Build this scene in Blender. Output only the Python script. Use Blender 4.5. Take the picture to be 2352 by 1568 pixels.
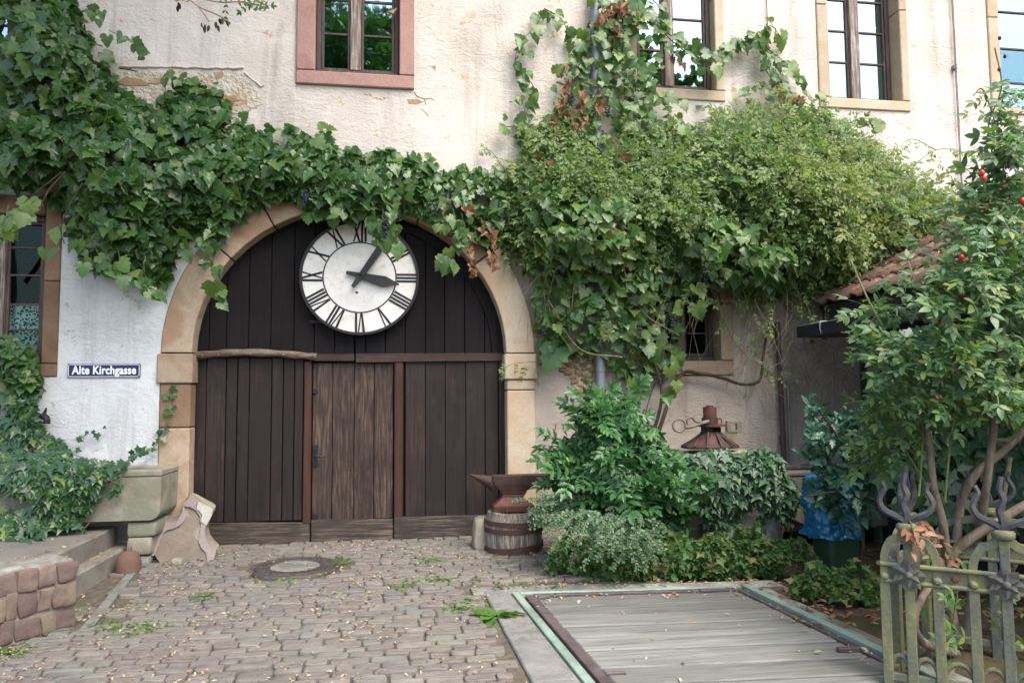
import bpy, bmesh, math, random
import numpy as np
from mathutils import Vector, Matrix, noise
from mathutils.geometry import tessellate_polygon

for _o in list(bpy.data.objects):
    bpy.data.objects.remove(_o)
S = bpy.context.scene
COL = S.collection

# ------------------------------------------------------------------ camera
FOC = 1700.0                       # focal length in pixels of a 2352 x 1568 frame
YAW, PITCH, ROLL = math.radians(8.5), math.radians(4.05), .0075
CP = np.array([0, -7.5, 1.55])
CF = np.array([math.sin(YAW)*math.cos(PITCH), math.cos(YAW)*math.cos(PITCH), math.sin(PITCH)])
_r0 = np.array([math.cos(YAW), -math.sin(YAW), 0]); _u0 = np.cross(_r0, CF)
CR = _r0 - ROLL*_u0; CR /= np.linalg.norm(CR); CU = np.cross(CR, CF)
cd = bpy.data.cameras.new('camera'); cam = bpy.data.objects.new('camera', cd); COL.objects.link(cam)
cam.matrix_world = Matrix(((CR[0], CU[0], -CF[0], CP[0]), (CR[1], CU[1], -CF[1], CP[1]), (CR[2], CU[2], -CF[2], CP[2]), (0, 0, 0, 1)))
cd.sensor_width = 36; cd.lens = 36*FOC/2352; cd.clip_end = 600; cd.clip_start = .05
S.camera = cam

# ------------------------------------------------------------------ world, sun, exposure
SUN_EL, SUN_AZ = math.radians(58), math.radians(28)      # azimuth: to the right of the wall's outward normal
world = bpy.data.worlds.new('World'); S.world = world; world.use_nodes = True
wn = world.node_tree; bg = wn.nodes['Background']
sky = wn.nodes.new('ShaderNodeTexSky'); sky.sky_type = 'NISHITA'; sky.sun_disc = False
sky.sun_elevation = SUN_EL; sky.altitude = 100; sky.air_density = 1.0; sky.dust_density = 4.5; sky.ozone_density = 1.0
sun_dir = Vector((math.sin(SUN_AZ)*math.cos(SUN_EL), -math.cos(SUN_AZ)*math.cos(SUN_EL), math.sin(SUN_EL)))
sky.sun_rotation = math.atan2(sun_dir.x, sun_dir.y)
wn.links.new(sky.outputs[0], bg.inputs[0]); bg.inputs[1].default_value = .15
ld = bpy.data.lights.new('sun', 'SUN'); ld.energy = 1.05; ld.angle = math.radians(42); ld.color = (1, .96, .90)
sun = bpy.data.objects.new('sun', ld); COL.objects.link(sun)
sun.rotation_euler = sun_dir.to_track_quat('Z', 'Y').to_euler()
S.view_settings.view_transform = 'Standard'; S.view_settings.look = 'None'
S.view_settings.gamma = 1; S.view_settings.use_curve_mapping = False
S.view_settings.exposure = 1.68
S.cycles.max_bounces = 8; S.cycles.diffuse_bounces = 5; S.cycles.transparent_max_bounces = 8
S.cycles.use_denoising = True

# ------------------------------------------------------------------ pixel -> place
GZ0, GSL = .10, .025               # the yard rises gently towards the house
def gz(y): return GZ0 + GSL*max(-7.0, min(.5, y))
def ray(x, y): return CF + (x-1176)/FOC*CR - (y-784)/FOC*CU
def W(x, y, Y=0.0):                # on an upright plane parallel to the house wall
    d = ray(x, y); return CP + d*(Y-CP[1])/d[1]
def XP(x, y, X):
    d = ray(x, y); return CP + d*(X-CP[0])/d[0]
def G(x, y, h=0.0):                # on the ground (plus h)
    d = ray(x, y); t = (GZ0 + GSL*CP[1] + h - CP[2])/(d[2]-GSL*d[1]); return CP + d*t
def DP(x, y, dep): return CP + ray(x, y)*dep
def Wa(P, Y):                      # arrays of pixels, arrays of planes
    P = np.asarray(P, float); d = CF + ((P[:, 0]-1176)/FOC)[:, None]*CR - ((P[:, 1]-784)/FOC)[:, None]*CU
    return CP + d*((Y-CP[1])/d[:, 1])[:, None]
def DPa(P, dep):
    P = np.asarray(P, float); d = CF + ((P[:, 0]-1176)/FOC)[:, None]*CR - ((P[:, 1]-784)/FOC)[:, None]*CU
    return CP + d*np.asarray(dep)[:, None]
RNG = np.random.default_rng(7); random.seed(7)

# ------------------------------------------------------------------ materials
def srgb(h):
    h = h.lstrip('#'); v = [int(h[i:i+2], 16)/255 for i in (0, 2, 4)]
    return tuple(((c+.055)/1.055)**2.4 if c > .04 else c/12.92 for c in v)
class NT:
    def __init__(s, name):
        s.m = bpy.data.materials.new(name); s.m.use_nodes = True; s.t = s.m.node_tree
        s.b = s.t.nodes['Principled BSDF']; s.out = s.t.nodes['Material Output']
    def n(s, typ, **kw):
        q = s.t.nodes.new(typ)
        for k, v in kw.items(): setattr(q, k, v)
        return q
    def l(s, a, b): s.t.links.new(a, b)
    def val(s, sock, v):
        if hasattr(v, 'node'): s.l(v, sock)
        else: sock.default_value = v
    def math(s, op, a, b=0.0, clamp=False):
        q = s.n('ShaderNodeMath', operation=op, use_clamp=clamp); s.val(q.inputs[0], a); s.val(q.inputs[1], b); return q.outputs[0]
    def pos(s, stretch=(1, 1, 1), rnd=0):
        g = s.n('ShaderNodeNewGeometry'); v = g.outputs['Position']
        if rnd:
            mu = s.n('ShaderNodeVectorMath', operation='SCALE'); mu.inputs[0].default_value = (13, 7, 17); s.l(s.rand(), mu.inputs['Scale'])
            ad = s.n('ShaderNodeVectorMath', operation='ADD'); s.l(v, ad.inputs[0]); s.l(mu.outputs[0], ad.inputs[1]); v = ad.outputs[0]
        mp = s.n('ShaderNodeMapping'); mp.inputs['Scale'].default_value = stretch; s.l(v, mp.inputs[0]); return mp.outputs[0]
    def rand(s):
        if not hasattr(s, '_r'):
            oi = s.n('ShaderNodeObjectInfo'); g = s.n('ShaderNodeNewGeometry')
            s._r = s.math('FRACT', s.math('ADD', s.math('MULTIPLY', oi.outputs['Random'], 5.37), s.math('MULTIPLY', g.outputs['Random Per Island'], 7.91)))
        return s._r
    def noise(s, vec, scale, detail=4, rough=.55, dist=0.0):
        q = s.n('ShaderNodeTexNoise'); q.inputs['Scale'].default_value = scale; q.inputs['Detail'].default_value = detail
        q.inputs['Roughness'].default_value = rough; q.inputs['Distortion'].default_value = dist; s.l(vec, q.inputs['Vector']); return q.outputs['Fac']
    def voro(s, vec, scale, feat='F1'):
        q = s.n('ShaderNodeTexVoronoi', feature=feat); q.inputs['Scale'].default_value = scale; s.l(vec, q.inputs['Vector']); return q.outputs['Distance']
    def ramp(s, fac, stops, interp='LINEAR'):
        q = s.n('ShaderNodeValToRGB'); cr = q.color_ramp; cr.interpolation = interp
        while len(cr.elements) < len(stops): cr.elements.new(.5)
        for e, (p, c) in zip(cr.elements, stops):
            e.position = p; e.color = (c if len(c) == 4 else (*c, 1)) if not isinstance(c, (int, float)) else (c, c, c, 1)
        s.l(fac, q.inputs[0]); return q.outputs[0]
    def mix(s, fac, a, b, blend='MIX'):
        q = s.n('ShaderNodeMix', data_type='RGBA', blend_type=blend); s.val(q.inputs[0], fac)
        for i, v in ((6, a), (7, b)):
            if hasattr(v, 'node'): s.l(v, q.inputs[i])
            else: q.inputs[i].default_value = (*v, 1) if len(v) == 3 else v
        return q.outputs[2]
    def bright(s, col, lo, hi, fac=None):
        f = s.math('MULTIPLY_ADD', fac or s.rand(), hi-lo); f.node.inputs[2].default_value = lo
        q = s.n('ShaderNodeVectorMath', operation='SCALE'); s.l(col, q.inputs[0]); s.l(f, q.inputs['Scale']); return q.outputs[0]
    def bump(s, h, strength=.5, dist=.01, prev=None):
        q = s.n('ShaderNodeBump'); q.inputs['Strength'].default_value = strength; q.inputs['Distance'].default_value = dist
        s.l(h, q.inputs['Height'])
        if prev: s.l(prev, q.inputs['Normal'])
        return q.outputs[0]
    def done(s, col, rough=.8, nrm=None, spec=.3, metal=0):
        s.val(s.b.inputs['Base Color'], col if hasattr(col, 'node') else (*col, 1)); s.val(s.b.inputs['Roughness'], rough)
        s.b.inputs['Specular IOR Level'].default_value = spec; s.b.inputs['Metallic'].default_value = metal
        if nrm: s.l(nrm, s.b.inputs['Normal'])
        return s.m
def c(r, g=None, b=None): return (r, r, r) if g is None else (r, g, b)

def stone_mat(name, cols, scale=3, lo=.85, hi=1.12, bump=.6, stain=None, fine=60, bd=.006):
    k = NT(name); v = k.pos(rnd=1); n1 = k.noise(v, scale, 6, .6, .4)
    col = k.ramp(n1, [(.3+.4*i/(len(cols)-1), q) for i, q in enumerate(cols)])
    sp = k.noise(v, fine, 3, .7); col = k.mix(.55, col, k.ramp(sp, [(.3, c(.75)), (.7, c(1.12))]), 'MULTIPLY')
    if stain: col = k.mix(k.ramp(k.noise(v, stain[1], 5, .65, .8), [(.5, c(0)), (.62, c(1))]), col, stain[0])
    col = k.bright(col, lo, hi)
    nr = k.bump(k.noise(v, fine*.5, 5, .7), bump, bd); nr = k.bump(k.noise(v, scale*3, 3, .5), bump, bd*2.5, nr)
    return k.done(col, .9, nr, .2)

def plaster_mat(name, a, b, d, patch=None, scr=.9):
    k = NT(name); v = k.pos()
    big = k.noise(v, .9, 5, .6, .3); col = k.ramp(big, [(.32, a), (.5, b), (.7, a)])
    st = k.pos((1.6, 1, .35)); col = k.mix(k.ramp(k.noise(st, 2.2, 5, .65), [(.55, c(0)), (.75, c(.6))]), col, d)
    fine = k.noise(v, 45, 4, .7); col = k.mix(.5, col, k.ramp(fine, [(.3, c(.86)), (.65, c(1.07))]), 'MULTIPLY')
    if True:
        stn = k.ramp(k.noise(k.pos((3.2, 3.2, .28)), 1.4, 5, .7, .4), [(.52, c(0)), (.72, c(.65))]); col = k.mix(stn, col, tuple(q*.72 for q in d))
        blo = k.ramp(k.noise(v, 1.7, 6, .72, 1.0), [(.56, c(0)), (.60, c(.35))]); col = k.mix(blo, col, tuple(min(.8, q*1.16) for q in b))
    if patch:
        m = k.math('MULTIPLY', k.ramp(k.noise(v, 3.3, 6, .7, 1.2), [(.61, c(0)), (.64, c(1))]), k.ramp(k.noise(v, 14, 4, .7), [(.48, c(0)), (.52, c(1))]))
        col = k.mix(m, col, patch)
    # trowel drags: long flat ripples broken by a second noise, plus pits
    dr = k.math('MULTIPLY', k.ramp(k.noise(k.pos((6, 6, 11)), 1.3, 6, .7, 1.6), [(.38, c(0)), (.62, c(1))]), k.noise(v, 2.3, 4, .6))
    dr2 = k.noise(k.pos((20, 20, 26)), 1.0, 5, .7, .8)
    pit = k.ramp(k.voro(k.pos((9, 9, 14)), 1.0), [(.0, c(0)), (.16, c(1))])
    zone = k.ramp(k.noise(v, 1.1, 4, .6, .5), [(.36, c(.15)), (.62, c(1))]); dr = k.math('MULTIPLY', dr, zone); dr2 = k.math('MULTIPLY', dr2, zone); nr = k.bump(dr, scr, .024); nr = k.bump(dr2, scr*.6, .010, nr); nr = k.bump(pit, .35, .006, nr); nr = k.bump(fine, .5, .003, nr)
    return k.done(col, .93, nr, .15)

def wood_mat(name, dark, mid, light, wear, rough=.65, axis='z', lo=.8, hi=1.15, wearpos=(.52, .68), spec=.35):
    k = NT(name); s1 = {'z': (28, 28, 1.4), 'x': (1.4, 28, 28), 'y': (28, 1.4, 28)}[axis]; s2 = {'z': (60, 60, 3), 'x': (3, 60, 60), 'y': (60, 3, 60)}[axis]
    v = k.pos(s1, rnd=1); g = k.noise(v, 1, 6, .65, .5); col = k.ramp(g, [(.3, dark), (.5, mid), (.72, light)])
    w = k.noise(k.pos(rnd=1), 2.2, 5, .65, .6); g2 = k.noise(k.pos(s2, rnd=1), 1, 4, .7)
    m = k.math('MULTIPLY', k.ramp(w, [(wearpos[0]-.12, c(0)), (wearpos[1], c(1))]), k.ramp(g2, [(.45, c(0)), (.62, c(1))]))
    col = k.mix(m, col, wear); col = k.bright(col, lo, hi)
    kn = k.ramp(k.voro(k.pos((3.2, 3.2, 1.6) if axis == 'z' else (1.6, 3.2, 3.2), rnd=1), 1), [(.02, c(.35)), (.06, c(1))])
    col = k.mix(.5, col, kn, 'MULTIPLY')
    nr = k.bump(g, .5, .006); nr = k.bump(g2, .35, .003, nr)
    return k.done(col, rough, nr, spec)

M = {}
M['plaster_up'] = plaster_mat('cream_plaster', c(.55, .50, .44), c(.635, .59, .535), c(.47, .43, .38), c(.50, .36, .22), .6)
M['plaster_lw'] = plaster_mat('whitewash', c(.53, .56, .565), c(.60, .625, .625), c(.47, .485, .475), c(.42, .40, .36), .55)
M['plaster_rt'] = plaster_mat('tan_plaster', c(.34, .295, .25), c(.43, .375, .32), c(.27, .235, .20), c(.36, .26, .17), .6)
M['sand'] = stone_mat('buff_sandstone', [c(.26, .185, .125), c(.36, .275, .19), c(.41, .33, .24), c(.34, .245, .16)], 2.2, .8, 1.08, .5, (c(.30, .20, .13), 1.7))
M['sand_lt'] = stone_mat('pale_sandstone', [c(.42, .345, .24), c(.51, .44, .335), c(.46, .375, .265), c(.54, .48, .39)], 2.0, .9, 1.08, .5, (c(.46, .34, .23), 1.5))
M['sand_dk'] = stone_mat('brown_sandstone', [c(.15, .09, .055), c(.21, .135, .085), c(.26, .18, .12)], 2.2, .85, 1.08, .4)
M['pink'] = stone_mat('pink_sandstone', [c(.34, .19, .16), c(.41, .255, .22), c(.38, .225, .19)], 2.5, .93, 1.05, .45)
M['grey_stone'] = stone_mat('grey_green_stone', [c(.20, .18, .14), c(.29, .265, .205), c(.33, .31, .25)], 3, .9, 1.08, .6, (c(.20, .21, .15), 2.4))
M['frag'] = stone_mat('carved_red_grey_stone', [c(.145, .118, .095), c(.19, .162, .13), c(.165, .135, .115)], 3, .95, 1.05, .5, (c(.30, .29, .20), 2.4))
M['frag_band'] = stone_mat('mauve_stone', [c(.215, .175, .165), c(.265, .23, .215)], 3, .95, 1.05, .5)
M['frag_lt'] = stone_mat('pale_broken_stone', [c(.33, .32, .28), c(.40, .39, .35)], 6, .95, 1.05, .9)
M['rubble'] = stone_mat('rubble', [c(.24, .15, .08), c(.36, .25, .15), c(.42, .33, .22)], 5, .6, 1.25, .8, None, 40, .01)
M['ochre'] = stone_mat('ochre_broken_stone', [c(.36, .23, .135), c(.46, .32, .20)], 6, .85, 1.1, .8)
M['mortar'] = stone_mat('rough_mortar', [c(.52, .47, .38), c(.66, .61, .52)], 9, .92, 1.05, 1.0, (c(.46, .36, .24), 3.4), 40, .014)
M['redblock'] = stone_mat('red_sandstone_block', [c(.13, .09, .078), c(.18, .13, .115), c(.155, .11, .095)], 4, .75, 1.2, .8, (c(.22, .18, .13), 2.8))
M['wall_mortar'] = stone_mat('lime_mortar', [c(.17, .15, .125), c(.25, .225, .19)], 7, .95, 1.05, 1.0, (c(.13, .14, .08), 3))
M['cap'] = stone_mat('lichen_stone', [c(.17, .15, .13), c(.23, .21, .18)], 5, .9, 1.1, .8, (c(.29, .32, .27), 3.5))
M['step'] = stone_mat('step_stone', [c(.17, .15, .128), c(.23, .21, .185)], 4, .9, 1.08, .5, (c(.22, .22, .17), 2.5))
M['concrete'] = stone_mat('grey_concrete', [c(.15, .15, .14), c(.24, .238, .22)], 5, .92, 1.06, .8, (c(.13, .135, .11), 3.2), 70)
def cobble_mat():
    k = NT('cobble_stone'); v = k.pos(rnd=1); r = k.rand()
    base = k.ramp(r, [(0, c(.215, .192, .175)), (.2, c(.25, .226, .20)), (.38, c(.195, .18, .168)), (.55, c(.265, .245, .21)), (.7, c(.215, .218, .20)), (.85, c(.22, .182, .17)), (1, c(.285, .27, .24))])
    col = k.mix(.6, base, k.ramp(k.noise(v, 12, 5, .65), [(.3, c(.7)), (.7, c(1.2))]), 'MULTIPLY')
    col = k.mix(.4, col, k.ramp(k.noise(v, 90, 3, .7), [(.3, c(.7)), (.7, c(1.2))]), 'MULTIPLY')
    col = k.mix(k.ramp(k.noise(k.pos(), 1.4, 4, .6), [(.5, c(0)), (.68, c(.35))]), col, c(.24, .25, .17))
    col = k.mix(1.0, col, (.74, .735, .73), 'MULTIPLY'); nr = k.bump(k.noise(v, 22, 4, .6), .8, .012); nr = k.bump(k.noise(v, 90, 3, .7), .5, .004, nr)
    return k.done(col, .78, nr, .3)
M['cobble'] = cobble_mat()
def joint_mat():
    k = NT('joint_sand'); v = k.pos(); col = k.ramp(k.noise(v, 18, 5, .7), [(.3, c(.075, .065, .05)), (.55, c(.12, .105, .082)), (.7, c(.18, .165, .13))])
    col = k.mix(k.ramp(k.noise(v, 2.1, 5, .7), [(.5, c(0)), (.62, c(.8))]), col, c(.10, .125, .05))
    return k.done(col, .95, k.bump(k.noise(v, 60, 4, .7), .8, .008), .1)
M['joint'] = joint_mat()
def soil_mat():
    k = NT('soil'); v = k.pos(); col = k.ramp(k.noise(v, 9, 6, .7), [(.3, c(.055, .042, .03)), (.55, c(.11, .085, .06)), (.75, c(.17, .14, .10))])
    col = k.mix(k.ramp(k.noise(v, 2.4, 5, .7), [(.45, c(0)), (.6, c(.85))]), col, c(.085, .10, .035))
    return k.done(col, .95, k.bump(k.noise(v, 40, 5, .75), 1, .02), .1)
M['soil'] = soil_mat()
M['gate'] = wood_mat('dark_brown_boards', c(.008, .0055, .005), c(.016, .010, .009), c(.027, .016, .014), c(.065, .038, .028), .62, 'z', .75, 1.2, (.60, .78))
M['gate_up'] = wood_mat('blackened_boards', c(.004, .0035, .004), c(.007, .0055, .0065), c(.012, .009, .009), c(.024, .016, .013), .7, 'z', .8, 1.15, (.62, .8), .2)
M['wicket'] = wood_mat('worn_brown_boards', c(.014, .009, .008), c(.028, .018, .014), c(.072, .046, .035), c(.13, .085, .06), .68, 'z', .85, 1.15, (.46, .62))
M['post_red'] = wood_mat('reddish_post', c(.022, .009, .007), c(.045, .017, .012), c(.085, .028, .016), c(.055, .03, .022), .6, 'z', .9, 1.1)
M['gate_x'] = wood_mat('dark_rail', c(.018, .010, .009), c(.034, .018, .015), c(.052, .027, .022), c(.085, .05, .04), .65, 'x', .85, 1.1)
M['kick'] = wood_mat('weathered_kickboard', c(.020, .015, .013), c(.038, .029, .024), c(.068, .053, .043), c(.15, .12, .095), .75, 'x', .85, 1.12, (.44, .6))
M['beam'] = wood_mat('grey_brown_branch', c(.04, .022, .016), c(.085, .055, .04), c(.15, .115, .09), c(.24, .20, .165), .8, 'x', 1, 1.01, (.42, .6))
M['deck'] = wood_mat('silvered_planks', c(.095, .10, .09), c(.155, .16, .145), c(.215, .215, .195), c(.26, .255, .235), .75, 'x', .62, 1.22, (.5, .75), .25)
M['stump'] = wood_mat('cracked_oak', c(.045, .038, .03), c(.13, .115, .09), c(.26, .235, .19), c(.36, .33, .27), .9, 'z', .95, 1.05, (.42, .6))
M['winframe'] = wood_mat('brown_window_paint', c(.045, .032, .028), c(.07, .052, .045), c(.10, .075, .065), c(.24, .19, .15), .6, 'z', .9, 1.1, (.62, .8))
M['mullion'] = wood_mat('flaking_mullion', c(.06, .045, .038), c(.13, .10, .082), c(.26, .21, .17), c(.46, .42, .36), .7, 'z', .95, 1.05, (.40, .58))
M['shedwood'] = wood_mat('black_shed_boards', c(.010, .010, .010), c(.018, .018, .017), c(.03, .03, .028), c(.05, .05, .045), .7, 'z')
def rust_mat(name, a, b, d, rough=.7, metal=.25, sc=7):
    k = NT(name); v = k.pos(); col = k.ramp(k.noise(v, sc, 6, .68, .5), [(.3, a), (.52, b), (.72, d)])
    col = k.mix(.5, col, k.ramp(k.noise(v, 70, 3, .7), [(.3, c(.7)), (.7, c(1.25))]), 'MULTIPLY')
    return k.done(col, rough, k.bump(k.noise(v, 50, 4, .7), .5, .004), .4, metal)
M['rust'] = rust_mat('brown_rust', c(.028, .018, .018), c(.052, .03, .026), c(.085, .042, .032))
M['rust_red'] = rust_mat('red_rust', c(.06, .027, .021), c(.105, .045, .034), c(.14, .062, .045))
M['rust_dk'] = rust_mat('blue_black_iron', c(.03, .03, .034), c(.06, .052, .05), c(.11, .06, .045))
M['hoop'] = rust_mat('hoop_iron', c(.05, .025, .022), c(.085, .042, .036), c(.11, .05, .04))
M['iron_frame'] = rust_mat('brown_angle_iron', c(.065, .05, .052), c(.11, .085, .088), c(.15, .12, .115), .6)
M['green_iron'] = rust_mat('flaking_mint_paint', c(.13, .17, .14), c(.22, .30, .245), c(.28, .37, .31), .6, 0, 3)
M['manhole'] = rust_mat('cast_iron', c(.055, .045, .042), c(.085, .072, .068), c(.12, .105, .10), .6, .3, 9)
M['green_wood'] = rust_mat('grey_green_iron', c(.09, .085, .06), c(.15, .14, .10), c(.20, .19, .14), .85, 0)
def lichen_iron():
    k = NT('lichened_iron'); v = k.pos(); w = k.noise(k.pos((3, 3, .8)), 2.6, 6, .65, .6)
    col = k.ramp(w, [(.33, c(.07, .08, .085)), (.46, c(.12, .13, .10)), (.55, c(.15, .155, .085)), (.7, c(.21, .21, .09))])
    col = k.mix(.55, col, k.ramp(k.noise(v, 60, 4, .7), [(.3, c(.55)), (.7, c(1.35))]), 'MULTIPLY')
    return k.done(col, .85, k.bump(k.noise(v, 70, 4, .7), .7, .004), .25)
M['fence'] = lichen_iron()
M['fence_mid'] = rust_mat('grey_olive_iron', c(.04, .04, .038), c(.085, .085, .075), c(.14, .135, .08), .85, 0)
M['fence_dk'] = rust_mat('blue_grey_iron', c(.028, .028, .038), c(.055, .06, .066), c(.105, .11, .07), .8, 0)
def flat(name, col, rough=.5, spec=.4, metal=0, var=.15, sc=8):
    k = NT(name); v = k.pos(); n = k.noise(v, sc, 5, .65)
    cc = k.mix(1.0, col, k.ramp(n, [(.3, c(1-var)), (.7, c(1+var))]), 'MULTIPLY')
    return k.done(cc, rough, k.bump(k.noise(v, 60, 3, .6), .2, .002), spec, metal)
M['zinc'] = flat('zinc_pipe', c(.20, .235, .25), .5, .5, .35)
M['brown_pipe'] = flat('brown_pipe', c(.055, .032, .034), .55)
M['wire'] = flat('wire', c(.10, .05, .045), .7)
M['black_iron'] = flat('black_iron', c(.014, .014, .017), .6, .4, .1)
M['hand'] = flat('dark_grey_hand', c(.030, .032, .036), .65, .35)
M['gutter'] = flat('black_gutter', c(.022, .026, .030), .5, .4)
M['gutter_top'] = flat('worn_gutter_edge', c(.30, .31, .31), .6)
M['blue'] = flat('blue_plastic', c(.008, .125, .25), .3, .55, 0, .06, 3)
M['bin'] = flat('green_bin_plastic', c(.020, .060, .028), .6)
M['bollard'] = stone_mat('rust_brown_stone', [c(.12, .07, .056), c(.165, .10, .08)], 4, .95, 1.05, .5)
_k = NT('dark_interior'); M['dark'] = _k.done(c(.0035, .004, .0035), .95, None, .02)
M['sign_white'] = flat('white_enamel', c(.78, .82, .84), .35, .5, 0, .04)
M['grape'] = flat('dark_grape', c(.012, .014, .035), .45, .4, 0, .3)
M['hip'] = flat('red_hip', c(.55, .03, .02), .35, .5)
M['pinkflower'] = flat('coral_flower', c(.62, .20, .14), .7)
def enamel():
    k = NT('blue_enamel'); v = k.pos(); ch = k.ramp(k.noise(v, 26, 4, .7), [(.70, c(0)), (.73, c(.5))])
    return k.done(k.mix(ch, c(.012, .012, .075), c(.10, .09, .10)), .3, None, .5)
M['sign_blue'] = enamel()
def face_mat():
    k = NT('worn_white_clock_enamel'); v = k.pos()
    col = k.ramp(k.noise(v, 5, 5, .6), [(.3, c(.60, .60, .565)), (.6, c(.72, .72, .69))])
    col = k.mix(k.ramp(k.noise(v, 16, 6, .75), [(.52, c(0)), (.70, c(.6))]), col, c(.44, .38, .30))
    col = k.mix(k.ramp(k.noise(k.pos((1.2, 1, 5)), 6, 6, .8), [(.66, c(0)), (.70, c(.8))]), col, c(.30, .17, .09))
    col = k.mix(k.ramp(k.noise(v, 75, 3, .7), [(.68, c(0)), (.72, c(.8))]), col, c(.16, .13, .11))
    return k.done(col, .5, k.bump(k.noise(v, 20, 3, .6), .2, .003), .35)
M['face'] = face_mat()
def glass_mat(fac=.5, tint=(.80, .93, 1.0)):
    k = NT('window_glass'); gl = k.n('ShaderNodeBsdfGlossy'); gl.inputs['Roughness'].default_value = .02; gl.inputs['Color'].default_value = (*tint, 1)
    tr = k.n('ShaderNodeBsdfTransparent'); tr.inputs['Color'].default_value = (.75, .85, .85, 1)
    ms = k.n('ShaderNodeMixShader'); ms.inputs[0].default_value = fac; k.l(tr.outputs[0], ms.inputs[1]); k.l(gl.outputs[0], ms.inputs[2]); k.l(ms.outputs[0], k.out.inputs[0])
    k.l(k.bump(k.noise(k.pos(), 2.2, 2, .5), .05, .02), gl.inputs['Normal'])
    return k.m
M['glass'] = glass_mat(.55, (.50, .66, .72)); M['glass_dim'] = glass_mat(.012, (.7, .95, .85))
def lace():
    k = NT('lace_curtain'); v = k.pos((1, .01, 1)); d = k.voro(v, 46); e = k.voro(v, 9)
    m = k.math('MAXIMUM', k.ramp(d, [(.40, c(0)), (.48, c(1))]), k.ramp(e, [(.10, c(1)), (.16, c(0))]))
    return k.done(k.mix(m, c(.02, .03, .03), c(.50, .55, .54)), .9, None, .1)
M['lace'] = lace()
def tile_mat():
    k = NT('clay_tile'); v = k.pos(rnd=1); col = k.ramp(k.rand(), [(0, c(.19, .085, .062)), (.5, c(.25, .115, .085)), (1, c(.22, .13, .10))])
    col = k.mix(k.ramp(k.noise(k.pos(), 5, 6, .7), [(.43, c(0)), (.58, c(.9))]), col, c(.12, .105, .08))
    col = k.mix(.5, col, k.ramp(k.noise(v, 50, 3, .7), [(.3, c(.7)), (.7, c(1.2))]), 'MULTIPLY')
    return k.done(col, .9, k.bump(k.noise(v, 40, 4, .7), .6, .005), .15)
M['tile'] = tile_mat()
def bark_mat(name, a, b, d, sc=14):
    k = NT(name); v = k.pos((1, 1, .35)); n = k.noise(v, sc, 6, .7, .5)
    return k.done(k.ramp(n, [(.3, a), (.52, b), (.72, d)]), .9, k.bump(n, .8, .012), .15)
M['bark'] = bark_mat('grey_brown_bark', c(.09, .07, .055), c(.19, .155, .12), c(.33, .28, .23))
M['bark_dk'] = bark_mat('dark_vine_wood', c(.03, .022, .017), c(.065, .048, .036), c(.12, .09, .07))
M['twig'] = bark_mat('pale_twig', c(.12, .085, .05), c(.22, .17, .11), c(.33, .26, .18))
M['twig_gr'] = bark_mat('green_twig', c(.06, .09, .03), c(.12, .15, .06), c(.18, .18, .10))

def leaf_mat(name, cols, rough=.45, spec=.4, trans=.3, veins=0, spread=1.0):
    """cols: colours picked per leaf"""
    k = NT(name); r = k.rand(); n = len(cols)
    col = k.ramp(r, [(i/(n-1), q) for i, q in enumerate(cols)])
    col = k.mix(.5, col, k.ramp(k.noise(k.pos(), 30, 3, .6), [(.3, c(.8)), (.7, c(1.2))]), 'MULTIPLY')
    if veins:
        tc = k.n('ShaderNodeUVMap'); sx = k.n('ShaderNodeSeparateXYZ'); k.l(tc.outputs[0], sx.inputs[0])
        at = k.math('ARCTAN2', sx.outputs[0], k.math('SUBTRACT', sx.outputs[1], .05))
        an = k.math('ABSOLUTE', k.math('SINE', k.math('MULTIPLY', at, veins)))
        col = k.mix(k.ramp(an, [(.0, c(.5)), (.10, c(0))]), col, c(.16, .24, .08))
    pr = k.b; k.l(col, pr.inputs['Base Color']); pr.inputs['Roughness'].default_value = rough; pr.inputs['Specular IOR Level'].default_value = spec
    tr = k.n('ShaderNodeBsdfTranslucent'); bc = k.mix(1.0, col, (1.5, 1.7, .7), 'MULTIPLY'); k.l(bc, tr.inputs[0])
    ms = k.n('ShaderNodeMixShader'); ms.inputs[0].default_value = trans; k.l(pr.outputs[0], ms.inputs[1]); k.l(tr.outputs[0], ms.inputs[2]); k.l(ms.outputs[0], k.out.inputs[0])
    return k.m
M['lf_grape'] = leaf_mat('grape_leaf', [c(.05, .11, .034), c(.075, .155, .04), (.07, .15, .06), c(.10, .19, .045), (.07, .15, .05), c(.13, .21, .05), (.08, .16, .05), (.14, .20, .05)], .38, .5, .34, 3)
M['lf_grape_dk'] = leaf_mat('shaded_grape_leaf', [c(.032, .085, .022), c(.05, .12, .028), (.044, .115, .042), c(.075, .155, .034), (.05, .125, .038), c(.10, .18, .04), (.042, .105, .03), c(.06, .135, .03), (.05, .13, .04)], .36, .55, .3, 3)  # darker copy of the grape leaf, with shade put into the colour
M['lf_ivy'] = leaf_mat('ivy_leaf', [c(.018, .058, .022), c(.030, .085, .032), (.024, .075, .034), c(.04, .105, .036), (.022, .066, .028), c(.12, .19, .03)], .34, .5, .12, 2.5)
M['lf_ivy_bl'] = leaf_mat('blue_green_ivy_leaf', [c(.018, .062, .028), c(.028, .085, .036), (.023, .073, .036), c(.04, .105, .04), (.022, .068, .032), (.07, .15, .04)], .45, .5, .12, 2.5)
M['lf_rose'] = leaf_mat('rose_leaf', [c(.06, .13, .05), c(.085, .175, .065), (.075, .16, .075), c(.12, .21, .07), (.08, .165, .06), c(.22, .26, .06)], .4, .45, .3, 0)
M['lf_climb'] = leaf_mat('small_rose_leaflet', [c(.09, .17, .055), c(.13, .22, .07), (.17, .26, .075), c(.08, .16, .06), (.24, .28, .09), c(.12, .20, .09)], .45, .35, .38, 0)
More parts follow.
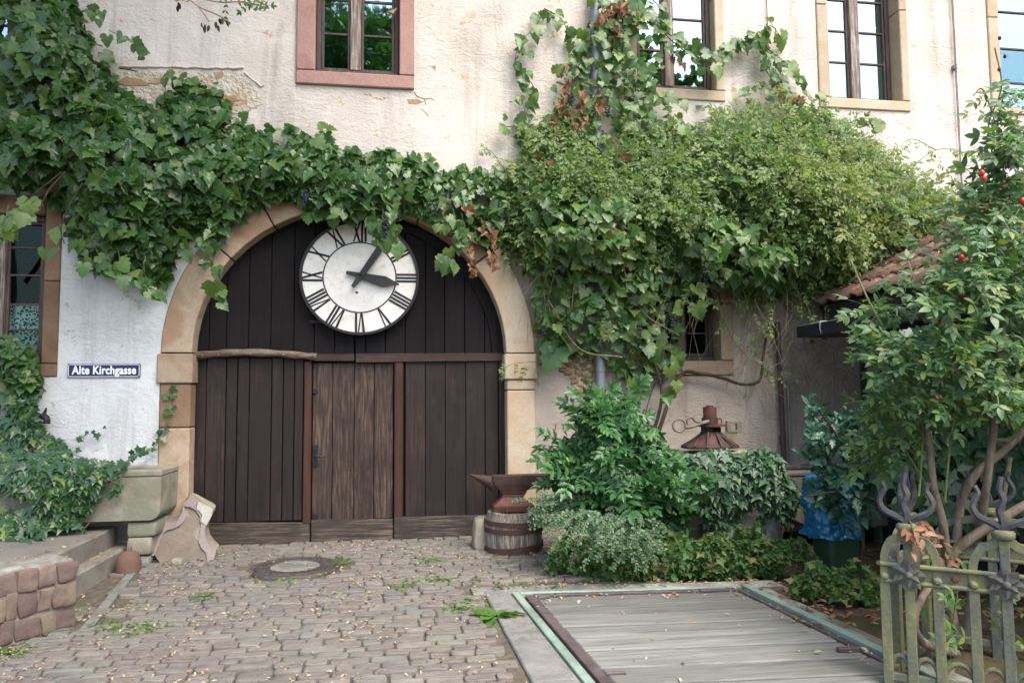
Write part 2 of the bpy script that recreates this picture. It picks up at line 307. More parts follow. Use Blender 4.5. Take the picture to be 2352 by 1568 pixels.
M['lf_climb_y'] = leaf_mat('yellow_green_leaflet', [c(.13, .20, .055), c(.18, .24, .065), (.22, .27, .08), c(.11, .18, .055), (.27, .28, .10), c(.16, .22, .08)], .45, .35, .4, 0)
M['lf_mah'] = leaf_mat('glossy_dark_leaf', [c(.025, .085, .025), c(.04, .12, .036), (.03, .10, .032), c(.05, .15, .038), (.028, .09, .03), c(.06, .16, .035)], .36, .42, .15, 0)
M['lf_mah_y'] = leaf_mat('yellow_new_leaf', [c(.14, .24, .03), c(.24, .29, .04)], .3, .5, .3, 0)
M['lf_holly'] = leaf_mat('glossy_blue_leaf', [c(.03, .10, .06), c(.05, .14, .085), (.035, .11, .06), c(.09, .18, .13), (.025, .085, .05)], .3, .5, .12, 0)
M['lf_cot'] = leaf_mat('small_grey_green_leaf', [c(.03, .10, .042), c(.05, .135, .055), (.04, .115, .05), c(.07, .16, .06)], .4, .4, .2, 0)
M['lf_cover'] = leaf_mat('ground_cover_leaf', [c(.035, .095, .03), c(.055, .13, .036), (.08, .155, .04), c(.13, .18, .045), (.045, .12, .034), c(.06, .14, .04), c(.19, .16, .06)], .5, .3, .25, 0)
M['lf_weed'] = leaf_mat('weed_leaf', [c(.06, .14, .03), c(.10, .20, .045), c(.13, .20, .06)], .5, .3, .3, 0)
M['lf_dead'] = leaf_mat('dead_leaf', [c(.18, .09, .055), c(.30, .16, .10), (.24, .12, .075), c(.38, .23, .15), (.15, .09, .06)], .8, .15, .2, 0)
M['lf_tree'] = leaf_mat('tree_leaf', [c(.04, .10, .03), c(.06, .14, .035), c(.05, .12, .03)], .5, .3, .25, 0)
M['petal'] = leaf_mat('fallen_leaflet', [c(.42, .37, .27), c(.40, .29, .14), (.48, .44, .36), c(.38, .23, .08), (.30, .22, .13)], .7, .2, .15, 0)
# ------------------------------------------------------------------ objects
ROOT = {}
def tag(o, label=None, cat=None, group=None, kind=None):
    for k, v in (('label', label), ('category', cat), ('group', group), ('kind', kind)):
        if v: o[k] = v
    return o
def thing(name, loc, label=None, cat=None, group=None, kind=None):
    o = bpy.data.objects.new(name, None); o.empty_display_size = .1; COL.objects.link(o); o.location = tuple(float(q) for q in loc)
    ROOT[o.name] = Vector(o.location); return tag(o, label, cat, group, kind)
def origin(parent): return ROOT[parent.name] if parent else Vector((0, 0, 0))
class MB:
    def __init__(s): s.v = []; s.f = []; s.sm = []
    def add(s, vs, fs, smooth=False):
        n = len(s.v); s.v += [tuple(float(q) for q in p) for p in vs]; s.f += [tuple(i+n for i in f) for f in fs]; s.sm += [smooth]*len(fs)
    def box(s, a, b):
        x0, y0, z0 = a; x1, y1, z1 = b
        s.add([(x0, y0, z0), (x1, y0, z0), (x1, y1, z0), (x0, y1, z0), (x0, y0, z1), (x1, y0, z1), (x1, y1, z1), (x0, y1, z1)],
              [(0, 3, 2, 1), (4, 5, 6, 7), (0, 1, 5, 4), (1, 2, 6, 5), (2, 3, 7, 6), (3, 0, 4, 7)])
    def hexa(s, P):      # 8 corners: bottom ring, top ring
        s.add(P, [(0, 3, 2, 1), (4, 5, 6, 7), (0, 1, 5, 4), (1, 2, 6, 5), (2, 3, 7, 6), (3, 0, 4, 7)])
    def prism(s, poly, y0, y1, holes=(), tf=None):
        """polygon (x, z) with holes, extruded along y"""
        tf = tf or (lambda x, y, z: (x, y, z)); loops = [poly, *holes]; base = len(s.v)
        flatp = [p for lp in loops for p in lp]; tri = tessellate_polygon([[Vector((p[0], p[1], 0)) for p in lp] for lp in loops]); n = len(flatp)
        vs = [tf(p[0], y0, p[1]) for p in flatp]+[tf(p[0], y1, p[1]) for p in flatp]; fs = []
        for t in tri:
            a, b, d = [Vector((flatp[i][0], flatp[i][1], 0)) for i in t]
            t = t if (b-a).cross(d-a).z > 0 else t[::-1]
            fs.append(tuple(t)); fs.append(tuple(i+n for i in t[::-1]))
        k = 0
        for li, lp in enumerate(loops):
            m = len(lp); ar = sum(lp[i][0]*lp[(i+1) % m][1]-lp[(i+1) % m][0]*lp[i][1] for i in range(m))
            for i in range(m):
                q = (k+i, k+i+n, k+(i+1) % m+n, k+(i+1) % m)
                if (ar > 0) == (li == 0): q = q
                else: q = q[::-1]
                fs.append(q)
            k += m
        s.add(vs, fs)
    def tube(s, pts, rad, n=6, sq=False, cap=True, up=None):
        pts = [Vector(p) for p in pts]; m = len(pts); rad = rad if hasattr(rad, '__len__') else [rad]*m
        ring = []; prev = None
        for i, p in enumerate(pts):
            t = (pts[min(i+1, m-1)]-pts[max(i-1, 0)]);
            if t.length < 1e-9: t = Vector((0, 0, 1))
            t.normalize()
            if prev is None:
                a = Vector(up) if up else (Vector((0, 0, 1)) if abs(t.z) < .9 else Vector((0, 1, 0)))
                u = t.cross(a).normalized()
            else: u = (prev-t*prev.dot(t)).normalized()
            prev = u; w = t.cross(u)
            ring.append([p+(u*math.cos(2*math.pi*(j+.5)/n)+w*math.sin(2*math.pi*(j+.5)/n))*rad[i] for j in range(n)])
        vs = [q for r in ring for q in r]; fs = []
        for i in range(m-1):
            for j in range(n): fs.append((i*n+j, i*n+(j+1) % n, (i+1)*n+(j+1) % n, (i+1)*n+j))
        s.add(vs, fs, not sq and n > 4)
        if cap: s.add(ring[0], [tuple(range(n))[::-1]]); s.add(ring[-1], [tuple(range(n))])
    def lathe(s, prof, cx, cy, n=24, smooth=True, sy=1.0, tf=None):
        vs = [(cx+r*math.cos(2*math.pi*j/n), cy+sy*r*math.sin(2*math.pi*j/n), z) for r, z in prof for j in range(n)]
        if tf: vs = [tf(*q) for q in vs]
        fs = [(i*n+j, i*n+(j+1) % n, (i+1)*n+(j+1) % n, (i+1)*n+j) for i in range(len(prof)-1) for j in range(n)]
        s.add(vs, fs, smooth); s.add(vs[:n], [tuple(range(n))[::-1]]); s.add(vs[-n:], [tuple(range(n))])
    def rbox(s, cen, half, rr=.02, amp=.004, seed=0, rot=0.0, fr=6, ts=(-1, -.9, -.35, .35, .9, 1), tilt=None):
        cen = Vector(cen); half = Vector(half); m = len(ts); idx = {}; vs = []; fs = []
        def vid(i, j, k):
            if (i, j, k) not in idx:
                p = Vector((ts[i]*half.x, ts[j]*half.y, ts[k]*half.z)); q = Vector(max(-h+rr, min(h-rr, a)) for a, h in zip(p, half)); d = p-q
                if d.length > 1e-9: p = q+d.normalized()*rr
                w = p+Vector((seed*3.1, seed*1.7, seed*.9)); nv = Vector((noise.noise(w*fr), noise.noise(w*fr+Vector((9, 0, 0))), noise.noise(w*fr+Vector((0, 9, 0)))))
                p = p+nv*amp*2; 
                if tilt: p = Matrix.Rotation(tilt, 3, 'X') @ p
                idx[(i, j, k)] = len(vs); vs.append(Matrix.Rotation(rot, 3, 'Z') @ p+cen)
            return idx[(i, j, k)]
        e = m-1
        for a in range(e):
            for b in range(e):
                fs += [(vid(a, b, 0), vid(a, b+1, 0), vid(a+1, b+1, 0), vid(a+1, b, 0)), (vid(a, b, e), vid(a+1, b, e), vid(a+1, b+1, e), vid(a, b+1, e)),
                       (vid(a, 0, b), vid(a+1, 0, b), vid(a+1, 0, b+1), vid(a, 0, b+1)), (vid(a, e, b), vid(a, e, b+1), vid(a+1, e, b+1), vid(a+1, e, b)),
                       (vid(0, a, b), vid(0, a, b+1), vid(0, a+1, b+1), vid(0, a+1, b)), (vid(e, a, b), vid(e, a+1, b), vid(e, a+1, b+1), vid(e, a, b+1))]
        s.add(vs, fs, True)
    def build(s, name, mat, parent=None, bevel=0, label=None, kind=None):
        L = origin(parent); me = bpy.data.meshes.new(name); me.from_pydata([(p[0]-L.x, p[1]-L.y, p[2]-L.z) for p in s.v], [], s.f); me.validate()
        if len(s.sm) == len(me.polygons): me.polygons.foreach_set('use_smooth', s.sm)
        me.materials.append(mat if not isinstance(mat, str) else M[mat]); o = bpy.data.objects.new(name, me); COL.objects.link(o)
        if parent: o.parent = parent; ROOT[o.name] = L; 
        if parent and parent.parent: pass
        if bevel:
            b = o.modifiers.new('bevel', 'BEVEL'); b.width = bevel; b.segments = 1; b.limit_method = 'ANGLE'; b.angle_limit = .6
        if label: o['label'] = label
        if kind: o['kind'] = kind
        return o
    def solo(s, name, mat, label, cat, group=None, kind=None, bevel=0):
        a = np.array(s.v); b0 = Vector(((a[:, 0].min()+a[:, 0].max())/2, (a[:, 1].min()+a[:, 1].max())/2, a[:, 2].min()))
        s.v = [(p[0]-b0.x, p[1]-b0.y, p[2]-b0.z) for p in s.v]; o = s.build(name, mat, None, bevel); o.location = b0; return tag(o, label, cat, group, kind)
def cat(pts, n=6):
    P = [Vector(p) for p in pts]; P = [P[0]*2-P[1]]+P+[P[-1]*2-P[-2]]; out = []
    for i in range(1, len(P)-2):
        for k in range(n):
            t = k/n; out.append(.5*((2*P[i])+(P[i+1]-P[i-1])*t+(2*P[i-1]-5*P[i]+4*P[i+1]-P[i+2])*t*t+(3*P[i]-P[i-1]-3*P[i+1]+P[i+2])*t**3))
    out.append(P[-2]); return out
def boxo(name, a, b, mat, parent, bevel=.004, **kw):
    m = MB(); m.box(a, b); return m.build(name, mat, parent, bevel, **kw)

# ------------------------------------------------------------------ leaves
def mk_leaf(half, cen=(0, .35), fold=.18, droop=.18, wav=.03, seed=1):
    """half outline x>=0 from base to tip -> fan of triangles, folded on the midrib and drooping"""
    rr = random.Random(seed); out = [(x, y) for x, y in half]+[(-x, y) for x, y in half[::-1] if x > 1e-6]
    v = [(cen[0], cen[1])]+out; n = len(out)
    V = [(x, y, fold*abs(x)-droop*(y*abs(y)*.6+.4*y*y*y)+(wav*(rr.random()-.5)*2 if i else 0)-.25*x*x) for i, (x, y) in enumerate(v)]
    Fc = [(0, 1+i, 1+(i+1) % n) for i in range(n)]
    return np.array(V), Fc, np.array(v)
def fix(T):          # make the faces look towards +z
    V, Fc, U = T; a, b, d = [V[i] for i in Fc[0]]
    if np.cross(b-a, d-a)[2] < 0: Fc = [f[::-1] for f in Fc]
    return V, np.array(Fc), U
G_H = [(0, .12), (.09, -.01), (.20, -.09), (.31, -.05), (.40, .05), (.50, .10), (.47, .22), (.57, .34), (.46, .40), (.37, .45), (.41, .58), (.30, .65), (.25, .68), (.19, .82), (.11, .85), (0, 1.0)]
I_H = [(0, .08), (.14, -.08), (.36, -.07), (.31, .13), (.53, .37), (.27, .43), (.15, .65), (0, 1.0)]
L_H = [(0, 0), (.15, .16), (.23, .42), (.16, .72), (0, 1)]
R_H = [(0, 0), (.30, .25), (.33, .6), (0, .95)]
S_H = [(0, 0), (.17, .10), (.13, .22), (.27, .34), (.18, .45), (.26, .60), (.12, .72), (.13, .84), (0, 1)]
N_H = [(0, 0), (.13, .3), (.11, .7), (0, 1)]
def rot2(V, a, s, ox, oy, oz=0):
    ca, sa = math.cos(a), math.sin(a); x = V[:, 0]*s; y = V[:, 1]*s
    return np.stack([ca*x+sa*y+ox, -sa*x+ca*y+oy, V[:, 2]*s+oz], 1)
def pinnate(H, pairs, ls, ang=1.05, length=1.0, seed=0, stem=True, fold=.2):
    rr = random.Random(seed); Vs, Fs, Us = [], [], []; n = 0
    def put(T):
        nonlocal n
        Vs.append(T[0]); Fs.append(np.array(T[1])+n); Us.append(T[2]); n += len(T[0])
    base = fix(mk_leaf(H, (0, .45), fold, .2, .0, seed))
    for i in range(pairs):
        y = length*(.18+.66*i/max(1, pairs-1) if pairs > 1 else .4)
        for sd in (-1, 1):
            a = sd*ang*(1-.25*i/pairs)+rr.uniform(-.15, .15); put((rot2(base[0], a, ls*rr.uniform(.85, 1.1), 0, y+rr.uniform(-.02, .02), -.12*y*y+rr.uniform(-.04, .04)), base[1], base[2]))
    put((rot2(base[0], rr.uniform(-.2, .2), ls*1.1, 0, length*.9, -.12), base[1], base[2]))
    if stem:
        w = .012; ys = [0, length*.5, length*.95]; V = [(q*w, y, -.12*y*y-.01) for y in ys for q in (-1, 1)]
        put((np.array(V), [(0, 1, 3), (0, 3, 2), (2, 3, 5), (2, 5, 4)], np.zeros((6, 2))))
    return np.concatenate(Vs), np.concatenate(Fs), np.concatenate(Us)
T_grape = [fix(mk_leaf(G_H, (0, .3), f, d, .035, i)) for i, (f, d) in enumerate([(.15, .2), (.4, .15), (.05, .5), (.25, .4), (-.15, .3), (.6, .3)])]
T_ivy = [fix(mk_leaf(I_H, (0, .3), f, d, .015, i+9)) for i, (f, d) in enumerate([(.2, .12), (.1, .2), (.3, .15)])]
T_rose = [pinnate(L_H, 2, .42, 1.1, 1.0, i) for i in range(4)]
T_climb = [pinnate(L_H, 3, .30, 1.0, 1.0, i+20, True) for i in range(4)]
T_mah = [pinnate(S_H, 3, .46, 1.15, 1.0, i+40, True, .3) for i in range(3)]
T_holly = [fix(mk_leaf(S_H, (0, .45), .35, .15, .05, i+60)) for i in range(3)]
T_round = [fix(mk_leaf(R_H, (0, .45), .25, .1, .0, i+70)) for i in range(2)]
T_leaf = [fix(mk_leaf(L_H, (0, .45), .3, .2, .03, i+80)) for i in range(3)]
T_dead = [fix(mk_leaf(G_H, (0, .3), f, .5, .12, i+90)) for i, f in enumerate((1.1, 1.5, .8))]
T_blade = [fix(mk_leaf(N_H, (0, .5), .2, .6, .0, i+99)) for i in range(2)]
T_tree = [pinnate(L_H, 3, .42, 1.0, 1.0, i+110, False) for i in range(3)]

def frames(Nn, Td):
    """orthonormal frames: z = normal, y = tip direction made perpendicular"""
    Nn = Nn/np.linalg.norm(Nn, axis=1, keepdims=True); Td = Td-Nn*np.sum(Nn*Td, 1, keepdims=True)
    Td /= np.maximum(np.linalg.norm(Td, axis=1, keepdims=True), 1e-6); X = np.cross(Td, Nn)
    return np.stack([X, Td, Nn], 2)           # columns
_tmesh = {}
def tmesh(T, key, mat):
    k = (key, mat.name)
    if k not in _tmesh:
        me = bpy.data.meshes.new('leaf'); me.from_pydata(T[0].tolist(), [], [tuple(f) for f in T[1]]); uv = me.uv_layers.new(name='UVMap')
        lv = np.empty(len(me.loops), int); me.loops.foreach_get('vertex_index', lv); uv.data.foreach_set('uv', T[2][lv].astype(np.float32).ravel())
        me.polygons.foreach_set('use_smooth', [True]*len(me.polygons)); me.materials.append(mat); _tmesh[k] = me
    return _tmesh[k]
def joined(name, Ts, ti, P, Fr, sz, mat, parent=None, kind='stuff'):
    L = np.array(origin(parent)); Vs, Fs, Us = [], [], []; n = 0
    for t, T in enumerate(Ts):
        sel = np.where(ti == t)[0]
        if len(sel) == 0: continue
        V = np.einsum('nij,vj->nvi', Fr[sel], T[0])*sz[sel][:, None, None]+P[sel][:, None, :]-L
        nv = len(T[0]); Fs.append((T[1][None]+(np.arange(len(sel))*nv)[:, None, None]+n).reshape(-1, 3)); Vs.append(V.reshape(-1, 3)); Us.append(np.tile(T[2], (len(sel), 1))); n += nv*len(sel)
    if not Vs: return None
    V = np.concatenate(Vs); Fc = np.concatenate(Fs); U = np.concatenate(Us); me = bpy.data.meshes.new(name)
    me.vertices.add(len(V)); me.vertices.foreach_set('co', V.astype(np.float32).ravel()); me.loops.add(Fc.size); me.loops.foreach_set('vertex_index', Fc.astype(np.int32).ravel())
    me.polygons.add(len(Fc)); me.polygons.foreach_set('loop_start', np.arange(0, Fc.size, 3, dtype=np.int32)); me.polygons.foreach_set('use_smooth', np.ones(len(Fc), bool))
    uv = me.uv_layers.new(name='UVMap'); me.update(calc_edges=True); uv.data.foreach_set('uv', U[Fc.ravel()].astype(np.float32).ravel())
    me.materials.append(mat); o = bpy.data.objects.new(name, me); COL.objects.link(o)
    if parent: o.parent = parent
    if kind: o['kind'] = kind
    return o
def plant_leaves(parent, Ts, P, Nn, Td, sz, mat, indiv=0, front=None, name='leaf', stuff='leaves', spread=.5, tspread=.5):
    """leaves: the ones that show largest as parts of their own, the rest joined"""
    n = len(P); Nn = Nn+RNG.normal(0, spread, (n, 3)); Td = Td+RNG.normal(0, tspread, (n, 3)); Fr = frames(Nn, Td); sz = np.asarray(sz)*np.ones(n); ti = RNG.integers(0, len(Ts), n)
    pick = np.zeros(n, bool)
    if indiv:
        sc = sz/np.linalg.norm(P-CP, axis=1)
        if front is not None: sc = sc*(.3+front)
        d = P-CP; z = d@CF; px = 1176+FOC*(d@CR)/z; py = 784-FOC*(d@CU)/z; sc = np.where((px > 5) & (px < 2347) & (py > 5) & (py < 1563), sc, 0)
        pick[np.argsort(-sc)[:indiv]] = True
        L = origin(parent)
        for i in np.where(pick)[0]:
            o = bpy.data.objects.new(name, tmesh(Ts[ti[i]], (id(Ts), int(ti[i])), mat)); m = Matrix(Fr[i].tolist()).to_4x4() @ Matrix.Scale(float(sz[i]), 4)
            m.translation = Vector(P[i])-L; o.matrix_basis = m; o.parent = parent; COL.objects.link(o)
    r = ~pick
    if r.any(): joined(stuff, Ts, ti[r], P[r], Fr[r], sz[r], mat, parent)
def inpoly(P, poly):
    x, y = P[:, 0], P[:, 1]; ins = np.zeros(len(P), bool); q = np.array(poly, float); j = len(q)-1
    for i in range(len(q)):
        cond = ((q[i, 1] > y) != (q[j, 1] > y)) & (x < (q[j, 0]-q[i, 0])*(y-q[i, 1])/(q[j, 1]-q[i, 1]+1e-12)+q[i, 0]); ins ^= cond; j = i
    return ins
def edist(P, poly):
    q = np.array(poly, float); D = np.full(len(P), 1e9)
    for i in range(len(q)):
        a, b = q[i-1], q[i]; ab = b-a; t = np.clip(((P-a)@ab)/(ab@ab+1e-12), 0, 1); D = np.minimum(D, np.linalg.norm(P-(a+t[:, None]*ab), axis=1))
    return D
def wobble(P, sc, seed=0):
    return np.array([noise.noise(Vector((p[0]/sc, p[1]/sc, seed*7.3))) for p in P])
def sample(poly, n, gap=0.0, gsc=60, seed=0, edge=14):
    """random pixels in a polygon, thinned by noise so that gaps and clumps appear and the edge is ragged"""
    q = np.array(poly, float); lo = q.min(0)-edge; hi = q.max(0)+edge; out = np.zeros((0, 2))
    while len(out) < n:
        P = lo+RNG.random((n*2, 2))*(hi-lo); ins = inpoly(P, poly); d = edist(P, poly)*np.where(ins, 1, -1); w = wobble(P, gsc, seed)
        keep = (d > edge*(w*2.2-.2)) & (w*1.0+RNG.random(len(P))*.5 > gap-.45)
        out = np.concatenate([out, P[keep]])
    return out[:n]
# ================================================================== ground
def ground_sheet():
    m = MB(); ys = [-300, -60, -7.0, .5, 40, 300]
    for a, b in zip(ys, ys[1:]):
        m.add([(-300, a, gz(a)-.03), (300, a, gz(a)-.03), (300, b, gz(b)-.03), (-300, b, gz(b)-.03)], [(0, 1, 2, 3)])
    o = m.build('ground', 'soil'); tag(o, None, None, None, 'structure')
ground_sheet()

# ------------------------------------------------------------------ house
house = thing('house', (-.45, 0, .1), 'old plastered farmhouse wall with arched plank gate and stone framed windows', 'house')
zs = W(440, 812)[2]; xl, xr = W(439, 1000)[0], W(1163, 1000)[0]; xo_l, xo_r = W(369, 900)[0], W(1228, 900)[0]
acx = (xl+xr)/2; ai = (xr-xl)/2; bi = W(790, 478)[2]-zs; ao = (xo_r-xo_l)/2; bo = bi+.31; aox = (xo_l+xo_r)/2
zb = W(100, 436)[2]
def arc(cx, a, b, t0, t1, n=24): return [(cx+a*math.cos(t0+(t1-t0)*i/n), zs+b*math.sin(t0+(t1-t0)*i/n)) for i in range(n+1)]
tb = math.asin((zb-zs)/bo)
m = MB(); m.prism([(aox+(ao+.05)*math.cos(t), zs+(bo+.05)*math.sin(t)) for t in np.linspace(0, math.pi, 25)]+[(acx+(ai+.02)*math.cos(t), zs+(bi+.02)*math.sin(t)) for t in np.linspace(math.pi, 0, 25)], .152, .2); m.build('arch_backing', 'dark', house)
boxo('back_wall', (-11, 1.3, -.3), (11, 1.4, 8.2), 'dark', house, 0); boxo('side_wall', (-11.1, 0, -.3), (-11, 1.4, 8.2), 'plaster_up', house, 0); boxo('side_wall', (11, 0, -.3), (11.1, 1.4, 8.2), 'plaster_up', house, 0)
# windows: outer surround rectangle (hole) on the wall face
WIN = dict(
 pink=(W(680, 190)[0], W(951, 205)[0], W(680, 194)[2], 7.2),
 mid=(W(1433, 220)[0], W(1666, 230)[0], W(1550, 229)[2], 7.2),
 right=(W(1881, 240)[0], W(2091, 255)[0], W(1990, 253)[2], 7.2),
 far=(W(2273, 180)[0], W(2500, 200)[0], W(2300, 262)[2], 7.2),
 corner=(W(-140, 100)[0], W(150, 100)[0], W(100, 128)[2], 7.2),
 cottage=(W(-150, 700)[0], W(141, 700)[0], W(100, 866)[2], W(100, 452)[2]),
 dark=(W(1436, 800)[0], W(1684, 800)[0], W(1560, 862)[2], W(1560, 560)[2]))
def rect(w): return [(w[0], w[2]), (w[0], w[3]), (w[1], w[3]), (w[1], w[2])]
m = MB(); top = 8.2
poly = [(-11, zb)]+arc(aox, ao, bo, math.pi-tb, tb, 30)+[(11, zb), (11, top), (-11, top)]
m.prism(poly, 0, .3, [rect(WIN[k]) for k in ('pink', 'mid', 'right', 'far', 'corner')]); m.build('upper_wall', 'plaster_up', house, label='cream plastered upper wall with broken patches')
m = MB(); poly = [(-11, -.3), (xo_l, -.3), (xo_l, zs)]+arc(aox, ao, bo, math.pi, math.pi-tb, 12)[1:]+[(-11, zb)]
m.prism(poly, -.035, .3, [rect(WIN['cottage'])]); m.build('whitewashed_wall', 'plaster_lw', house, label='bluish white rough whitewashed lower wall')
m = MB(); poly = [(11, -.3), (11, zb)]+arc(aox, ao, bo, tb, 0, 12)+[(xo_r, -.3)]
m.prism(poly, 0.003, .3, [rect(WIN['dark'])]); m.build('lower_wall', 'plaster_rt', house, label='tan weathered lower wall')
boxo('eave', (-11, -.5, top), (11, 1.4, top+.2), 'gate_up', house)

# arch: voussoirs, imposts and jamb stones, each a stone
def vous(t0, t1, mat):
    m = MB(); n = max(3, int(abs(t1-t0)*10)); g = .004; t0 += g; t1 -= g
    po = [(aox+(ao-.004)*math.cos(t0+(t1-t0)*i/n), zs+.003+(bo-.004)*math.sin(t0+(t1-t0)*i/n)) for i in range(n+1)]
    pi_ = [(acx+ai*math.cos(t0+(t1-t0)*i/n), zs+.003+bi*math.sin(t0+(t1-t0)*i/n)) for i in range(n+1)]
    m.prism(po+pi_[::-1], -.045, .15); m.build('arch_stone', mat, house, .007)
for a, b, mt in ((0, 38, 'sand_lt'), (38, 66, 'sand'), (66, 92, 'sand'), (92, 121, 'sand'), (121, 141, 'sand'), (141, 180, 'sand')):
    vous(math.radians(a), math.radians(b), mt)
for x0, x1, i0, mats, cuts in ((xo_l, xl, -1, ('sand', 'sand_dk', 'sand'), (881, 982)), (xr, xo_r, 1, ('sand_lt', 'sand_lt', 'sand_lt'), (872, 896))):
    zz = [zs, W(400 if i0 < 0 else 1198, cuts[0])[2], W(400 if i0 < 0 else 1198, cuts[1])[2], -.1]
    for i in range(3):
        p = .018 if i == 0 else 0; m = MB()
        m.box((x0+.004-(p*1.4), -.045-p*1.2, zz[i+1]+.004), (x1-.004+p*1.0, .15-.001*i, zz[i]-.003)); m.build('impost' if i == 0 else 'jamb_stone', mats[i], house, .01)

def window(key, op, sur, rec, bars, mull, mat='sand', glass='glass', wall_y=0.0, fr='winframe', proud=.02, sill_drop=0, transom=None, tx=.006):
    """op: opening (x0,x1,z0,z1) on the wall face; sur: outer rectangle of the stone surround"""
    X0, X1, Z0, Z1 = sur; x0, x1, z0, z1 = op; y0 = wall_y-proud; g = .003
    def st(a, b, nm='window_stone'):
        boxo(nm, (a[0]+g, y0, a[1]+g), (b[0]-g, .26, b[1]-g), mat, house, .009)
    st((X0, Z0), (X1, z0), 'window_sill')
    zz = [z0, z0+(min(z1, 6.8)-z0)*.55, Z1]
    for a, b in zip(zz, zz[1:]): st((X0, a), (x0, b)); st((x1, a), (X1, b))
    if z1 < 6.5: st((x0, z1), (x1, Z1), 'window_lintel')
    # frame
    m = MB(); w = .05
    m.box((x0+.002, rec, z0+.002), (x1-.002, rec+.06, z0+w*1.2)); m.box((x0+.002, rec+.002, z0+w*1.2), (x0+w, rec+.06, z1-.002)); m.box((x1-w, rec+.002, z0+w*1.2), (x1-.002, rec+.06, z1-.002))
    m.box((x0+w*.3, rec-.035, z0+.004), (x1-w*.3, rec-.002, z0+w*.9))       # weather bar
    if z1 < 6.5: m.box((x0+w, rec+.002, z1-w), (x1-w, rec+.06, z1-.004))
    f = m.build('window', fr, house, .004)
    cols = [(x0+w, x1-w)] if mull is None else [(x0+w, mull[0]), (mull[1], x1-w)]
    if mull: mm = MB(); mm.box((mull[0], rec-.02, z0+w*1.2), (mull[1], rec+.05, z1-(.004 if z1 > 6.5 else w))); mm.build('mullion', 'mullion', f, .005)
    zt = min(z1, 7.1)-(.0 if z1 > 6.5 else w)
    for (a, b) in cols:
        s = .028; m = MB(); y = rec+.018
        m.box((a+.003, y, z0+w*1.2+.002), (a+s, y+.035, zt)); m.box((b-s, y, z0+w*1.2+.002), (b-.003, y+.035, zt)); m.box((a+s, y+.001, z0+w*1.2+.002), (b-s, y+.034, z0+w*1.2+s)); m.box((a+s, y+.001, zt-s), (b-s, y+.034, zt-.002))
        m.build('sash', fr, f, .003)
        zz = [z0+w*1.2+s]+[q for q in bars if z0+.1 < q < zt-.1]+[zt-s]
        for q in zz[1:-1]: m = MB(); m.box((a+s, y+.004, q-.009), (b-s, y+.03, q+.009)); m.build('glazing_bar', fr, f)
        for q0, q1 in zip(zz, zz[1:]):
            m = MB(); m.box((a+s+.001, y+.02, q0+.0095), (b-s-.001, y+.024, q1-.0095)); o = m.build('pane', glass, f)
            # old panes are never quite in one plane
            o.rotation_euler = (0, 0, 0)
    return f
def Z(x, y, Y=0): return W(x, y, Y)[2]
def Xx(x, y, Y=0): return W(x, y, Y)[0]
RC = .10
w = WIN['pink']; window('pink', (Xx(724, 120), Xx(917, 120), Z(820, 170), w[3]), w, .07, [Z(820, 81, .09), Z(820, 2, .09), Z(820, -76, .09)], (Xx(805, 100, .07), Xx(829, 100, .07)), 'pink', proud=.035)
w = WIN['mid']; window('mid', (Xx(1462, 120), Xx(1641, 120), Z(1550, 204), w[3]), w, RC, [Z(1550, 118, .12), Z(1550, 43, .12), Z(1550, -32, .12)], (Xx(1525, 100, .1), Xx(1543, 100, .1)), 'sand_lt')
w = WIN['right']; window('right', (Xx(1903, 120), Xx(2066, 120), Z(1990, 229), w[3]), w, RC+.06, [Z(1990, 147, .18), Z(1990, 76, .18), Z(1990, 5, .18)], (Xx(1951, 100, .16), Xx(1971, 100, .16)), 'sand_lt')
w = WIN['far']; window('far', (Xx(2296, 120), Xx(2470, 120), Z(2350, 250), w[3]), w, RC+.06, [Z(2320, 112, .18), Z(2320, 190, .18), Z(2320, 28, .18)], (Xx(2385, 100, .16), Xx(2405, 100, .16)), 'sand_lt')
w = WIN['corner']; window('corner', (Xx(-110, 50), Xx(122, 50), Z(50, 108), w[3]), w, RC, [Z(50, 60, .12), Z(50, -10, .12)], (Xx(25, 50, .12), Xx(45, 50, .12)), 'sand')
w = WIN['cottage']; wy = -.035
window('cottage', (Xx(-60, 700, wy), Xx(99, 700, wy), Z(60, 835, wy), Z(60, 492, wy)), w, .04, [Z(60, 757, .06), Z(60, 699, .06), Z(60, 632, .06), Z(60, 569, .06)], (Xx(-8, 700, .04), Xx(10, 700, .04)), 'sand_dk', 'glass_dim', wy, 'winframe', .015)
m = MB(); x0, x1 = Xx(-40, 700, .14), Xx(96, 700, .14); n = 40; z0, z1 = Z(60, 850, .14), Z(60, 697, .14)
m.add([(x0+(x1-x0)*i/n, .14+.012*math.sin(i*1.3), z) for z in (z0, z1) for i in range(n+1)], [(i, i+1, n+2+i, n+1+i) for i in range(n)], True)
m.build('lace_curtain', 'lace', house)
w = WIN['dark']; window('dark', (Xx(1472, 780), Xx(1654, 780), Z(1560, 828), Z(1560, 590)), w, RC+.08, [Z(1560, 765, .2), Z(1560, 690, .2)], (Xx(1556, 780, .18), Xx(1572, 780, .18)), 'sand', 'glass_dim')

